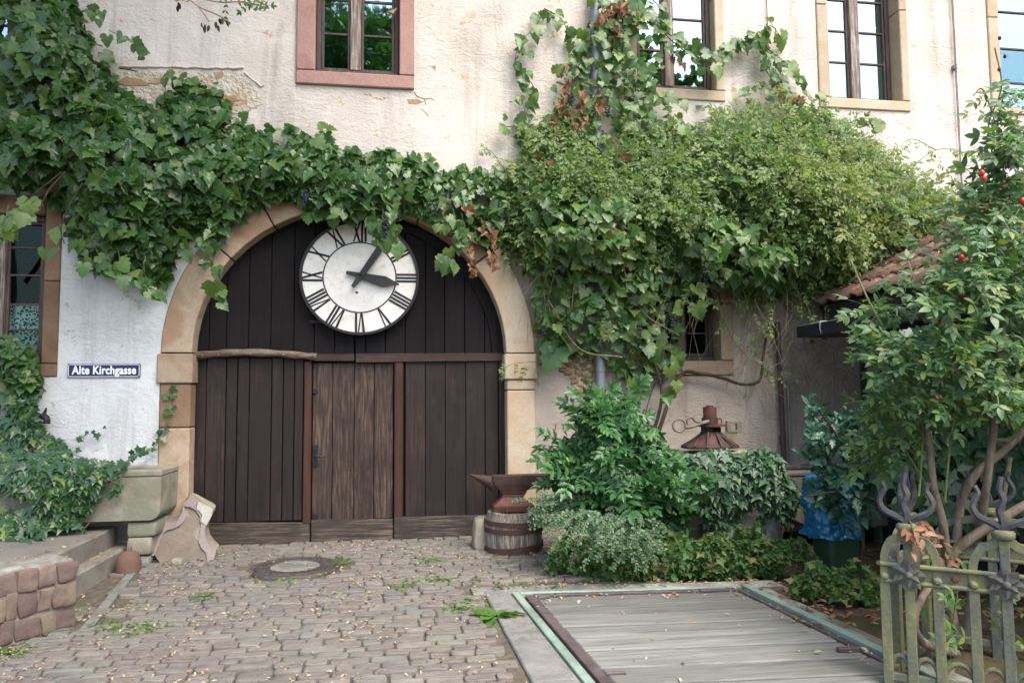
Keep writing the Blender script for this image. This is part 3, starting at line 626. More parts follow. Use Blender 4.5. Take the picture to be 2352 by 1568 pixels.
# broken plaster: a lip of the upper coat with rough mortar and ochre stone below it
def patch(pts, mat, y0, name, amp=3, seed=0, parent=house, n=3, bevel=.004, label=None):
    rr = random.Random(seed); P = []
    for i in range(len(pts)):
        a, b = np.array(pts[i], float), np.array(pts[(i+1) % len(pts)], float)
        for k in range(n): q = a+(b-a)*k/n; P.append((q[0]+rr.uniform(-amp, amp), q[1]+rr.uniform(-amp, amp)*.7))
    Pw = [(W(x, y)[0], W(x, y)[2]) for x, y in P]; m = MB(); m.prism(Pw, y0, .02); return m.build(name, mat, parent, bevel, label=label)
patch([(272, 165), (560, 172), (592, 200), (600, 240), (560, 260), (500, 262), (270, 250)], 'mortar', -.006, 'exposed_mortar', 4, 1, n=6)
for i, q in enumerate([[(268, 190), (290, 178), (320, 183), (350, 192), (330, 200), (285, 196)], [(345, 192), (370, 176), (392, 172), (385, 182), (360, 196)], [(490, 166), (512, 164), (514, 176), (498, 184)], [(505, 225), (540, 218), (552, 232), (520, 238)], [(360, 232), (400, 226), (408, 250), (370, 250)]]):
    patch(q, 'ochre', -.012, 'exposed_stone', 2, i+3)
for i, q in enumerate([[(930, 228), (960, 226), (975, 236), (940, 240)], [(832, 216), (855, 214), (852, 222)], [(985, 150), (1003, 152), (998, 165)], [(545, 195), (580, 190), (575, 215), (552, 210)], [(885, 26), (915, 18), (905, 32)], [(855, 222), (890, 224), (880, 232)]]):
    patch(q, 'mortar' if i % 2 else 'ochre', -.003, 'exposed_stone', 3, i+20, n=2)
def lip(pts, r=.012, mat='plaster_up', name='plaster_lip'):
    m = MB(); m.tube([(W(x, y)[0], -.004, W(x, y)[2]) for x, y in pts], [r*random.uniform(.6, 1.2) for _ in pts], 5); return m.build(name, mat, house)
lip([(275+285*i/24, 154+.012*(i*12)*1.0+random.uniform(-1.5, 1.5)) for i in range(25)], .017)
lip([(562, 168), (575, 180), (590, 190), (600, 200), (606, 196)], .012)
def crack(pts, r=.0035):
    m = MB(); m.tube([(W(x, y)[0], -.0005, W(x, y)[2]) for x, y in pts], r, 4); m.build('crack', 'dark', house)
crack([(275+285*i/16, 158+3.4*i*.8+random.uniform(-1, 1)) for i in range(17)], .005)
crack([(951, 212), (958, 222), (975, 228), (978, 240)]); crack([(975, 228), (990, 226), (996, 231)], .0025); crack([(968, 250), (980, 262), (985, 268)], .0025)
# bare rubble right of the arch
RB = [(1232, 738), (1262, 745), (1300, 770), (1345, 800), (1362, 850), (1362, 905), (1330, 900), (1290, 850), (1240, 830)]
patch(RB, 'mortar', -.002, 'rubble_mortar', 5, 50, n=5)
rr = random.Random(5); done = []
for _ in range(900):
    x, y = rr.uniform(1230, 1368), rr.uniform(736, 912)
    if inpoly(np.array([[x, y]]), RB)[0] and all(abs(x-a)/17+abs(y-b)/11 > 1 for a, b in done):
        done.append((x, y))
for i, (x, y) in enumerate(done):
    p = W(x, y); m = MB(); m.rbox((p[0], .0, p[2]), (rr.uniform(.028, .046), .022, rr.uniform(.015, .027)), .012, .008, i, 0, 9, (-1, -.6, .6, 1)); m.build('rubble_stone', 'rubble', house)

# ------------------------------------------------------------------ gate (part of the house)
GY = .16
m = MB(); m.prism([(xl-.1, .02), (xr+.1, .02), (xr+.1, zs)]+arc(acx, ai+.08, bi+.08, 0, math.pi, 30)[1:]+[(xl-.1, zs)], GY+.05, GY+.09)
gate = m.build('gate', 'gate_up', house, label='closed dark brown arched carriage gate of upright planks')
def gx(px, y=1000): return W(px, y, GY)[0]
def zG(px, y, Y=GY): return W(px, y, Y)[2]
def planks(xs, zlo, zhi, mat, y=GY, ref=1000, nm='plank', curved=False, th=.045):
    for i, (a, b) in enumerate(zip(xs, xs[1:])):
        x0, x1 = gx(a, ref)+.0035, gx(b, ref)-.0035; dy = random.uniform(-.003, .003)
        if not curved: lo0, lo1 = (zlo(x0), zlo(x1)) if callable(zlo) else (zlo, zlo); m = MB(); m.prism([(x0, lo0), (x1, lo1), (x1, zhi), (x0, zhi)], y+dy, y+th)
        else:
            pts = []
            for k in range(7):
                x = x0+(x1-x0)*k/6; q = max(-1, min(1, (x-acx)/(ai+.05))); pts.append((x, zs+(bi+.05)*math.sqrt(1-q*q)))
            m = MB(); m.prism([(x0, zlo), (x1, zlo)]+[p for p in pts[::-1] if p[1] > zlo+.002], y+dy, y+th)
        m.build(nm, mat, gate, .005)
zbar = zG(800, 822)
planks([430, 480, 520, 571, 622, 675, 722, 769, 814], zbar, 0, 'gate_up', GY, 780, curved=True)
planks([816, 840, 885, 930, 977, 1021, 1067, 1113, 1172], zbar, 0, 'gate_up', GY, 780, curved=True)
kz = lambda x: zG(480, 1200)+(zG(1115, 1183)-zG(480, 1200))*(x-gx(480))/(gx(1115)-gx(480))
planks([436, 472, 517, 543, 571, 622, 649, 675, 696], lambda x: kz(x), zbar, 'gate')
planks([931, 977, 1023, 1070, 1114, 1145], lambda x: kz(x), zbar, 'gate')
planks([717, 763, 813, 859, 903], lambda x: zG(810, 1193), zG(810, 833), 'wicket', GY+.02)
for a, b, t, bt in ((697, 715, 829, 1202), (905, 926, 832, 1188)):
    boxo('gate_post', (gx(a)+.002, GY-.025, zG((a+b)/2, bt)), (gx(b), GY+.04, zG(a, t)), 'post_red', gate, .008)
boxo('gate_edge', (gx(1146), GY-.012, zG(1150, 1183)), (gx(1170), GY+.04, zG(1150, 812)), 'gate', gate, .006)
def slat(a, b, y0, y1, z, nm, mat, dy=0):      # horizontal board given by pixels of its ends
    m = MB(); (xa, ta, ba), (xb, tb_, bb) = a, b
    P = [(gx(xa, ba), zG(xa, ba)), (gx(xb, bb), zG(xb, bb)), (gx(xb, tb_), zG(xb, tb_)), (gx(xa, ta), zG(xa, ta))]; m.prism(P, y0, y1); return m.build(nm, mat, gate, .006)
slat((724, 813, 829), (814, 813, 829), GY-.03, GY+.02, 0, 'rail', 'gate_x'); slat((817, 812, 833), (1162, 811, 829), GY-.035, GY+.02, 0, 'rail', 'gate_x')
slat((440, 1200, 1262), (711, 1199, 1255), GY-.022, GY+.044, 0, 'kickboard', 'kick'); slat((714, 1193, 1252), (903, 1191, 1250), GY-.004, GY+.06, 0, 'kickboard', 'kick'); slat((905, 1187, 1248), (1165, 1180, 1240), GY-.03, GY+.04, 0, 'kickboard', 'kick')
m = MB()
for s_ in (.985,):
    o1 = arc(acx, ai+.02, bi+.02, 0, math.radians(80), 22); i1 = arc(acx-.02, ai-.105, bi-.10, 0, math.radians(80), 22); m.prism(o1+i1[::-1], GY-.018, GY+.002)
m.build('arched_edge_board', 'gate_up', gate, .004)
pts = cat([W(450, 817, GY-.06), W(500, 812, GY-.06), W(560, 809, GY-.06), W(630, 811, GY-.06), W(690, 816, GY-.06), W(727, 820, GY-.06)], 5)
m = MB(); m.tube(pts, [.038+.004*math.sin(i*1.1) for i in range(len(pts))], 8); m.build('branch_rail', 'beam', gate, label='weathered rounded branch rail with pegs')
for q in (464, 501, 537, 575, 614, 651, 684, 718):
    t = 819-6*math.sin((q-450)/280*math.pi); p = W(q, t, GY-.1); m = MB(); m.lathe([(.013, 0), (.012, .008), (.005, .012)], 0, 0, 8, tf=lambda x, y, z, p=p: (p[0]+x, p[1]-z, p[2]+y)); m.build('peg', 'beam', gate)
# lock furniture
def disc(px, py, r, Y, th, mat, nm, par, n=14):
    p = W(px, py, Y); m = MB(); m.lathe([(r, 0), (r, th*.6), (r*.8, th)], 0, 0, n, tf=lambda x, y, z: (p[0]+x, p[1]-z, p[2]+y)); return m.build(nm, mat, par)
disc(724, 899, .026, GY+.018, .016, 'black_iron', 'lock_rosette', gate); disc(724, 1185, .028, GY+.018, .016, 'black_iron', 'lock_rosette', gate)
p0, p1 = W(718, 1022, GY+.015), W(734, 1072, GY+.015); cx_ = (p0[0]+p1[0])/2; m = MB()
hz = [(0, .6), (.05, 1), (.12, 1.1), (.2, .7), (.3, .75), (.45, .55), (.6, .75), (.75, .6), (.88, 1.0), (.95, .9), (1, .5)]
ww = .024; H_ = p0[2]-p1[2]; m.prism([(cx_-ww*q, p0[2]-H_*t) for t, q in hz]+[(cx_+ww*q, p0[2]-H_*t) for t, q in hz[::-1]], GY+.004, GY+.018); m.build('lock_plate', 'black_iron', gate, .003)
hp = W(726, 1046, GY+.0); m = MB(); m.tube([hp, hp+np.array([0, -.045, 0]), hp+np.array([.03, -.06, -.003]), hp+np.array([.075, -.06, -.004]), hp+np.array([.10, -.06, 0])], [.009, .009, .011, .009, .013], 8); m.build('door_handle', 'rust_dk', gate)
disc(825, 966, .006, GY+.018, .002, 'dark', 'peephole', gate, 8)
boxo('batten', (W(712, 740, GY)[0], GY-.03, W(712, 743, GY)[2]), (W(745, 740, GY)[0], GY, W(712, 736, GY)[2]), 'gate_x', gate)

# ------------------------------------------------------------------ clock
CY = .05; cc_ = W(826.5, 637, CY); RR = (W(965, 637, CY)[0]-W(689, 637, CY)[0])/2*.995
clock = thing('wall_clock', (cc_[0], CY, cc_[2]-RR), 'big round white clock with black Roman numerals hung in the arch above the gate', 'clock')
def ctf(x, y, z): return (cc_[0]+x, CY-z, cc_[2]+y*.985)
m = MB(); m.lathe([(RR*.955, -.06), (RR*.955, 0)], 0, 0, 64, False, tf=ctf); m.build('face', 'face', clock)
def ring(r0, r1, z0, z1, nm, mat, n=72):
    m = MB(); vs = []; fs = []
    for j in range(n):
        t = 2*math.pi*j/n; vs += [ctf(r*math.cos(t), r*math.sin(t), z) for r, z in ((r0, z0), (r0, z1), (r1, z1), (r1, z0))]
    for j in range(n):
        for k in range(4): fs.append((j*4+k, j*4+(k+1) % 4, ((j+1) % n)*4+(k+1) % 4, ((j+1) % n)*4+k))
    m.add(vs, fs); return m.build(nm, mat, clock, 0)
ring(RR*.955, RR*1.0, -.06, .02, 'rim', 'black_iron'); ring(RR*.600, RR*.622, -.002, .003, 'chapter_ring', 'black_iron')
def stroke(m, a, b, w0, w1, th):      # in the numeral's own (u, v): v outwards
    (u0, v0), (u1, v1) = a, b
    du, dv = u1-u0, v1-v0; L_ = math.hypot(du, dv); 
    P = [(u0-w0, v0), (u0+w0, v0), (u1+w1, v1), (u1-w1, v1)]
    ct, st_ = math.cos(th), math.sin(th)
    q = lambda u, v: (u*ct+v*st_, -u*st_+v*ct)
    P = [q(*p) for p in P]
    m.add([ctf(x, y, -.002) for x, y in P]+[ctf(x, y, .004) for x, y in P], [(0, 1, 2, 3), (4, 5, 6, 7), (0, 1, 5, 4), (1, 2, 6, 5), (2, 3, 7, 6), (3, 0, 4, 7)])
NUM = {1: 'I', 2: 'II', 3: 'III', 4: 'IIII', 5: 'V', 6: 'VI', 7: 'VII', 8: 'VIII', 9: 'IX', 10: 'X', 11: 'XI', 12: 'XII'}
for h, txt in NUM.items():
    th = math.radians(30*h); wd = {'I': .058, 'V': .115, 'X': .125}; tot = sum(wd[q] for q in txt)*RR; u = -tot/2; m = MB(); v0, v1 = RR*.622, RR*.955; t_ = .0115*RR/.6; n_ = t_*.65
    for q in txt:
        w_ = wd[q]*RR; cxn = u+w_/2; hw = w_/2-.012*RR
        if q == 'I': stroke(m, (cxn, v0), (cxn, v1), t_, t_, th)
        if q == 'V': stroke(m, (cxn-.004, v0), (cxn-hw, v1), t_*.7, t_*1.1, th); stroke(m, (cxn+.004, v0), (cxn+hw, v1), n_*.8, n_, th)
        if q == 'X': stroke(m, (cxn+hw, v0), (cxn-hw, v1), t_, t_, th); stroke(m, (cxn-hw, v0), (cxn+hw, v1), n_, n_, th)
        u += w_
    m.build('numeral', 'black_iron', clock)
hubp = W(829.4, 632.8, CY)
def cpt(zx, zy): q = W((950+zx/3.136)/1.4464, (680+zy/3.136)/1.4464, CY-.03); return (q[0], q[2])
m = MB(); m.prism([cpt(*q) for q in ((630, 688), (625, 722), (770, 772), (1000, 855), (1180, 838), (1182, 826), (1040, 746), (840, 718))][::-1], CY-.040, CY-.032); m.build('hour_hand', 'hand', clock, .002)
m = MB(); m.prism([cpt(*q) for q in ((678, 850), (710, 870), (830, 730), (1022, 465), (1075, 370), (1040, 375), (955, 432), (770, 705))], CY-.056, CY-.048); m.build('minute_hand', 'hand', clock, .002)
m = MB(); m.lathe([(.016, 0), (.016, .062), (.008, .068)], 0, 0, 12, tf=lambda x, y, z: (hubp[0]+x, CY-z, hubp[2]+y)); m.build('hub', 'black_iron', clock)
q = cpt(736, 910); m = MB(); m.lathe([(.014, 0), (.010, .003)], 0, 0, 12, tf=lambda x, y, z: (q[0]+x, CY-.001-z, q[1]+y)); m.build('keyhole', 'rust', clock)

# ------------------------------------------------------------------ street sign
SY = -.05; a = W(155.5, 834.5, SY); b = W(321.5, 866.5, SY)
a[2] = W(238, 835, SY)[2]; b[2] = W(238, 866.5, SY)[2]
sign = thing('street_sign', ((a[0]+b[0])/2, SY, b[2]), 'dark blue enamel street name plate reading Alte Kirchgasse on the white wall', 'sign')
def rr_poly(x0, x1, z0, z1, r, n=4):
    out = []
    for cx, cz, t in ((x1-r, z1-r, 0), (x0+r, z1-r, 1), (x0+r, z0+r, 2), (x1-r, z0+r, 3)):
        out += [(cx+r*math.cos((t+i/n)*math.pi/2), cz+r*math.sin((t+i/n)*math.pi/2)) for i in range(n+1)]
    return out
def notch_poly(x0, x1, z0, z1, r, n=4):
    out = []
    for cx, cz, t in ((x1, z1, 3), (x0, z1, 0), (x0, z0, 1), (x1, z0, 2)):
        out += [(cx+r*math.cos((t-(i/n))*math.pi/2), cz+r*math.sin((t-(i/n))*math.pi/2)) for i in range(n+1)]
    return out
m = MB(); m.prism(rr_poly(a[0], b[0], b[2], a[2], .008), SY, SY+.014); m.build('plate', 'sign_blue', sign, .002)
e = .011; ou = rr_poly(a[0]+e*.5, b[0]-e*.5, b[2]+e*.5, a[2]-e*.5, .014); inn = rr_poly(a[0]+e, b[0]-e, b[2]+e, a[2]-e, .010); m = MB(); m.prism(ou, SY-.0015, SY+.001, [inn]); m.build('border', 'sign_white', sign)
cu = bpy.data.curves.new('lettering', 'FONT'); cu.body = 'Alte Kirchgasse'; cu.align_x = 'CENTER'; cu.size = 1; cu.offset = .032; cu.extrude = .004; cu.space_character = 1.06; cu.resolution_u = 4
to = bpy.data.objects.new('tmp', cu); COL.objects.link(to); bpy.context.view_layer.update(); me = bpy.data.meshes.new_from_object(to.evaluated_get(bpy.context.evaluated_depsgraph_get())); bpy.data.objects.remove(to)
co = np.array([v.co[:] for v in me.vertices]); x0_, x1_ = co[:, 0].min(), co[:, 0].max(); y1_ = co[:, 1].max()
base_ = W(238, 858.5, SY)[2]; cap_ = W(238, 839.5, SY)[2]; xw = (W(313, 850, SY)[0]-W(165, 850, SY)[0]); xc = (W(313, 850, SY)[0]+W(165, 850, SY)[0])/2; L = origin(sign)
for v in me.vertices:
    x = xc+(v.co.x-(x0_+x1_)/2)*xw/(x1_-x0_); z = base_+v.co.y*(cap_-base_)/y1_; v.co = (x-L.x, SY-.002-v.co.z*.3-L.y, z-L.z)
me.materials.append(M['sign_white']); to = bpy.data.objects.new('lettering', me); COL.objects.link(to); to.parent = sign
for qx, qy in ((159, 838), (318, 838), (159, 863), (318, 863)):
    p = W(qx, qy, SY); m = MB(); m.lathe([(.006, 0), (.004, .004)], 0, 0, 8, tf=lambda x, y, z: (p[0]+x, SY-.001-z, p[2]+y)); m.build('screw', 'zinc', sign)

# ------------------------------------------------------------------ pipes and wires
def pipe(name, pts, r, mat, label, cat_, n=12, parts=()):
    t = thing(name, (pts[-1][0], pts[-1][1], pts[-1][2]), label, cat_); m = MB(); m.tube(pts, r, n); m.build('pipe', mat, t)
    for p, rr_, h in parts: m = MB(); m.lathe([(rr_, p[2]-h/2), (rr_, p[2]+h/2)], p[0], p[1], 14); m.build('bracket', mat, t)
    return t
a, b = W(1364, -60, -.10), W(1381, 1000, -.10)
pipe('downpipe', [np.array([a[0], -.1, 7.9]), np.array([(a[0]+b[0])/2, -.1, 3]), np.array([b[0], -.1, .1])], .052, 'zinc', 'grey zinc downpipe running down through the vines left of the middle window', 'downpipe', 14, [((a[0], -.1, W(1363, 2, -.1)[2]), .062, .05), (((a[0]+b[0])/2, -.1, W(1365, 235, -.1)[2]), .058, .03), (((a[0]+b[0])/2, -.1, W(1375, 850, -.1)[2]), .058, .03)])
a, b = W(1785, 740, -.07), W(1805, 1100, -.07)
pipe('downpipe', [np.array([a[0], -.07, a[2]]), np.array([(a[0]+b[0])/2, -.07, (a[2]+b[2])/2]), np.array([b[0], -.07, .15])], .028, 'brown_pipe', 'thin dark brown pipe on the tan wall right of the rusty jack', 'pipe', 10, [((a[0]*.5+b[0]*.5, -.07, W(1800, 1010, -.07)[2]), .035, .10)])
a, b = W(1809, 868, -.04), W(1818, 1080, -.04)
pipe('conduit', [np.array([a[0], -.04, a[2]]), np.array([b[0]-.005, -.04, b[2]]), np.array([b[0], -.04, .2])], .015, 'zinc', 'thin grey conduit just right of the dark brown pipe', 'conduit', 8)
m = MB(); a, b = W(2187, 0, -.03), W(2207, 388, -.03)
for d in (-.007, .007): m.tube([(a[0]+d, -.03, 7.9), (b[0]+d, -.03, b[2]-.6)], .0045, 5)
m.solo('lightning_cable', 'wire', 'thin brown twin cable running down the pale wall right of the framed window', 'cable')
p = W(2193, 155, -.03); m = MB(); m.box((p[0]-.022, -.045, p[2]-.02), (p[0]+.022, 0, p[2]+.02)); m.tube([p+np.array([0, -.02, .03]), p+np.array([0, -.02, -.03])], .01, 8); m.solo('cable_clip', 'zinc', 'small pale clamp holding the twin cable to the wall', 'clamp')
m = MB(); a = W(1762, 85, -.02); m.tube([(a[0], -.02, 7.9), (a[0]+.01, -.02, a[2]-.4)], .005, 5); m.solo('wire', 'wire', 'thin dark wire above the vine shoot right of the middle window', 'wire')
m = MB(); a, b, d = W(392, 500, -.2), W(470, 530, -.05), W(392, 528, -.2); m.tube([a, b], .014, 4, True); m.tube([d, b], .014, 4, True); m.tube([W(392, 440, -.2), d], .014, 4, True)
m.solo('iron_bracket', 'black_iron', 'black triangular iron bracket under the vine left of the arch', 'bracket')
m = MB(); p = W(88, 955, -.12); m.tube(cat([p+np.array([-.12, .08, 0]), p, p+np.array([.05, -.02, .0]), p+np.array([.085, -.03, -.03]), p+np.array([.085, -.03, -.07])], 4), [.02]*8+[.03]*9, 8); m.tube([p+np.array([.06, -.02, .02]), p+np.array([.075, -.02, .075])], [.018, .006], 6)
m.solo('water_spout', 'black_iron', 'small black iron spout poking out of the ivy on the white wall', 'spout')
# ================================================================== paving
pave = thing('cobblestone_paving', (0, -2, .03), kind='structure')
m = MB(); ys = [-5.2, -3, -1, .25]
for a, b in zip(ys, ys[1:]): m.add([(-5, a, gz(a)-.012), (2.2, a, gz(a)-.012), (2.2, b, gz(b)-.012), (-5, b, gz(b)-.012)], [(0, 1, 2, 3)])
m.build('joint_sand', 'joint', pave)
def line_x(p, q): return lambda y: p[0]+(q[0]-p[0])*(y-p[1])/(q[1]-p[1])
A_, A2 = G(1175, 1365), G(1337, 1568); B_, B2 = G(1717, 1349), G(2035, 1500)
cL = line_x(G(1112, 1362), G(1220, 1568)); sL = line_x(G(303, 1303), G(178, 1450)); sR = line_x(G(322, 1303), G(205, 1450))
mh = G(678, 1303); mhr = .385
st1 = G(256, 1315); wl0, wl1 = G(0, 1487), G(175, 1436)
wd_ = (wl1-wl0)/np.linalg.norm(wl1-wl0)
def free(x, y):
    if y > .14: return False
    if y > -.05 and not (xl < x < xr): return False
    if y < -1.62 and x > cL(y): return False
    if x > 1.75: return False
    if -2.25 < y and sL(y)-.0 < x < sR(y)+.0: return False
    if math.hypot(x-mh[0], y-mh[1]) < mhr: return False
    if y > -1.9 and x < st1[0]+.02: return False
    s = (x-wl1[0])*wd_[0]+(y-wl1[1])*wd_[1]; t = -(x-wl1[0])*wd_[1]+(y-wl1[1])*wd_[0]
    if s < .03 and t > -.02: return False
    return True
def rowb(i, x): return -5.0+i*.092+.026*noise.noise(Vector((x*.55, i*.06, 3)))+.006*noise.noise(Vector((x*4, i*2.1, 8)))
stones = []; rr = random.Random(11)
for i in range(58):
    x = -5+rr.uniform(0, .2)
    while x < 1.9:
        L_ = rr.choice((.11, .14, .16, .18, .21, .25))*rr.uniform(.88, 1.12); xm = x+L_/2; ym = (rowb(i, xm)+rowb(i+1, xm))/2
        if free(xm, ym) and free(x+.02, ym) and free(x+L_-.02, ym): stones.append((x, x+L_, i, xm, ym))
        x += L_
def cobble(m, st, og=(0, 0, 0), seed=0):
    x0, x1, i, xm, ym = st; r2 = random.Random(seed); g = .006; z = gz(ym)+r2.uniform(-.005, .011); h = r2.uniform(.001, .006)
    k = .010; P = []
    ya0, ya1, yb0, yb1 = rowb(i, x0)+g, rowb(i, x1)+g, rowb(i+1, x0)-g, rowb(i+1, x1)-g; X0, X1 = x0+g, x1-g; t1, t2 = r2.uniform(-.004, .004), r2.uniform(-.004, .004)
    P = [(X0+t1, ya0+k), (X0+t1+k, ya0), ((X0+X1)/2, (ya0+ya1)/2-r2.uniform(-.003, .005)), (X1+t2-k, ya1), (X1+t2, ya1+k), (X1-t1, yb1-k), (X1-t1-k, yb1), ((X0+X1)/2, (yb0+yb1)/2+r2.uniform(-.003, .005)), (X0-t2+k, yb0), (X0-t2, yb0-k)]
    cx, cy = (X0+X1)/2, (ya0+ya1+yb0+yb1)/4; tx, ty = r2.uniform(-.05, .05), r2.uniform(-.07, .07); V = []
    for s_, dz in ((1, -.05), (1, -.004), (.965, .004), (.88, h)):
        V += [(cx+(px-cx)*s_-og[0], cy+(py-cy)*s_-og[1], z+dz+(px-cx)*tx+(py-cy)*ty+(r2.uniform(-.003, .003) if dz > 0 else 0)-og[2]) for px, py in P]
    V.append((cx-og[0], cy-og[1], z+h+.002-og[2])); n = 10; F_ = []
    for l in range(3): F_ += [(l*n+j, l*n+(j+1) % n, (l+1)*n+(j+1) % n, (l+1)*n+j) for j in range(n)]
    F_ += [(3*n+j, 3*n+(j+1) % n, 4*n) for j in range(n)]; m.add(V, F_, True)
def inframe(p):
    d = np.array(p)-CP; z = d@CF
    if z < .3: return False
    x, y = 1176+FOC*(d@CR)/z, 784-FOC*(d@CU)/z; return 0 < x < 2352 and 0 < y < 1568
order = sorted(range(len(stones)), key=lambda k: (0 if inframe((stones[k][3], stones[k][4], gz(stones[k][4]))) else 100)+math.hypot(stones[k][3], stones[k][4]+7.5)-1.5*(stones[k][1]-stones[k][0]))
mm = MB()
for rank, k in enumerate(order):
    if rank < 300: m = MB(); cobble(m, stones[k], seed=k); m.build('cobblestone', 'cobble', pave)
    else: cobble(mm, stones[k], seed=k)
mm.build('cobblestones', 'cobble', pave, kind='stuff')
# flush stone strip crossing the cobbles
m = MB()
for y0, y1 in ((-2.24, -1.5), (-1.495, -.85), (-.845, -.3)):
    m.hexa([(sL(y0), y0, gz(y0)-.05), (sR(y0), y0, gz(y0)-.05), (sR(y1), y1, gz(y1)-.05), (sL(y1), y1, gz(y1)-.05), (sL(y0), y0, gz(y0)+.008), (sR(y0), y0, gz(y0)+.008), (sR(y1), y1, gz(y1)+.008), (sL(y1), y1, gz(y1)+.008)])
m.build('edging_strip', 'concrete', pave, .006)

# ------------------------------------------------------------------ manhole cover
mz = gz(mh[1]); man = thing('manhole_cover', (mh[0], mh[1], mz), 'round manhole cover with cast iron ring and concrete centre in the cobbles before the gate', 'manhole cover')
def mring(prof, nm, mat, n=48): m = MB(); m.lathe(prof, mh[0], mh[1], n); return m.build(nm, mat, man)
mring([(.375, mz-.03), (.375, mz+.010), (.365, mz+.014), (.335, mz+.014), (.333, mz+.004)], 'frame', 'manhole'); mring([(.328, mz-.02), (.328, mz+.012), (.322, mz+.016), (.215, mz+.016), (.212, mz+.006)], 'ring', 'manhole')
mring([(.209, mz-.02), (.209, mz+.011), (.2, mz+.014)], 'concrete_centre', 'concrete')
m = MB()
for r_, nn in ((.24, 26), (.268, 30), (.296, 34)):
    for j in range(nn):
        t = 2*math.pi*(j+.5*(r_ > .25))/nn; cx, cy = mh[0]+r_*math.cos(t), mh[1]+r_*math.sin(t); w_ = .009
        P = [(cx+w_*math.cos(t+q), cy+w_*math.sin(t+q)) for q in (.7, 2.4, 3.9, 5.5)]; m.add([(x, y, mz+.0155) for x, y in P]+[(x, y, mz+.022) for x, y in P], [(4, 5, 6, 7), (0, 1, 5, 4), (1, 2, 6, 5), (2, 3, 7, 6), (3, 0, 4, 7)])
m.build('tread_studs', 'manhole', man, kind='stuff')

# ------------------------------------------------------------------ steps and low wall, left
steps = thing('stone_steps', (st1[0]-.6, -1, gz(-1)), 'two worn stone steps rising left below the ivy', 'steps')
s2 = G(190, 1240, .33)
x1s = st1[0]; x2s = s2[0]
m = MB(); m.box((x2s-.06, -1.95, -.1), (x1s-.006, -.28, gz(-1)+.15)); m.build('step', 'step', steps, .012)
m = MB(); m.box((-5.2, -1.95, gz(-1)-.1), (x2s, -.26, gz(-1)+.315)); m.build('step', 'step', steps, .012)
bw = thing('low_wall', (wl1[0], wl1[1], gz(wl1[1])), 'low wall of red sandstone blocks beside the steps at the left edge', 'wall')
def LW(s, t, z): return (wl1[0]+wd_[0]*s-wd_[1]*t, wl1[1]+wd_[1]*s+wd_[0]*t, z)      # s back along face (<0 to the left), t into the wall
g0 = gz(-2.1); Hh = .43; m = MB()
m.hexa([LW(-1.8, .008, g0-.1), LW(-.006, .008, g0-.1), LW(-.012, .36, g0-.1), LW(-1.8, .36, g0-.1), LW(-1.8, .008, g0+Hh-.025), LW(-.006, .008, g0+Hh-.025), LW(-.012, .36, g0+Hh-.025), LW(-1.8, .36, g0+Hh-.025)])
m.build('mortar', 'wall_mortar', bw)
rows = [(0, .135, [.13, .10, .15, .09, .13, .12, .15, .1, .14, .12, .13, .11, .14, .14]), (.14, .295, [.15, .09, .13, .07, .12, .14, .1, .13, .12, .14, .12, .14, .13, .12]), (.30, .43, [.135, .12, .12, .10, .14, .12, .15, .1, .13, .12, .14, .11, .12, .15])]
ang = math.atan2(wd_[1], wd_[0]); k = 0
for z0, z1, ws in rows:
    s = -.002
    for w_ in ws:
        m = MB(); cxx = LW(s-w_/2, .06, 0); dz = random.uniform(-.004, .004)
        m.rbox((cxx[0], cxx[1], g0+(z0+z1)/2+dz), (w_/2-.003, .07, (z1-z0)/2-.002), .010, .011, k, ang, 7); m.build('stone_block', 'redblock', bw); s -= w_; k += 1
        if s < -1.4: break
for s0, w_, t in ((-.002, .16, .14), (-.002, .16, .28)):
    for z0, z1, _ in rows:
        m = MB(); p = LW(s0-w_/2, t+.07, 0); m.rbox((p[0], p[1], g0+(z0+z1)/2), (w_/2-.004, .064, (z1-z0)/2-.002), .010, .011, k, ang, 7); m.build('stone_block', 'redblock', bw); k += 1
for j in range(5):
    m = MB(); p = LW(-.16-.3*j, .19, 0); m.rbox((p[0], p[1], g0+Hh-.01), (.147, .165, .022), .015, .006, k, ang, 8); m.build('cap_stone', 'cap', bw); k += 1
# ------------------------------------------------------------------ left trough on its supports
TY = -.55; tr_r = W(367, 1190, TY)[0]; tr_t = W(300, 1080, TY)[2]; tr_b = W(300, 1196, TY)[2]
trough = thing('stone_trough', (tr_r-.9, TY/2, tr_b), 'long grey stone trough overgrown with ivy under the white wall', 'trough')
R_ = .09; P = [(tr_r-2.0, tr_b), (tr_r-R_, tr_b)]+[(tr_r-R_+R_*math.sin(t*math.pi/12), tr_b+R_-R_*math.cos(t*math.pi/12)) for t in range(1, 6)]+[(tr_r, tr_b+R_), (tr_r+.005, tr_t-.06), (tr_r-2.0, tr_t-.06)]
m = MB(); m.prism(P, TY, -.04); m.build('basin', 'grey_stone', trough, .018)
m = MB(); m.prism([(tr_r-2.0, TY-.004), (tr_r-2, -.04), (tr_r+.008, -.04), (tr_r+.008, TY-.004)], tr_t-.058, tr_t, [[(tr_r-1.9, TY+.1), (tr_r-.1, TY+.1), (tr_r-.1, -.12), (tr_r-1.9, -.12)]], tf=lambda x, y, z: (x, z, y)); m.build('rim', 'grey_stone', trough, .012)
def supp(px0, px1, py0, py1, Y, seed, mat='grey_stone', dep=.2, name='support_block', lab='', amp=.008):
    a = W(px0, py1, Y); b = W(px1, py0, Y); m = MB(); m.rbox(((a[0]+b[0])/2, Y+dep, (a[2]+b[2])/2), ((b[0]-a[0])/2, dep, (b[2]-a[2])/2), .02, amp, seed, 0, 7)
    m.solo(name, mat, lab, 'stone block', 'blocks stacked under the troughs')
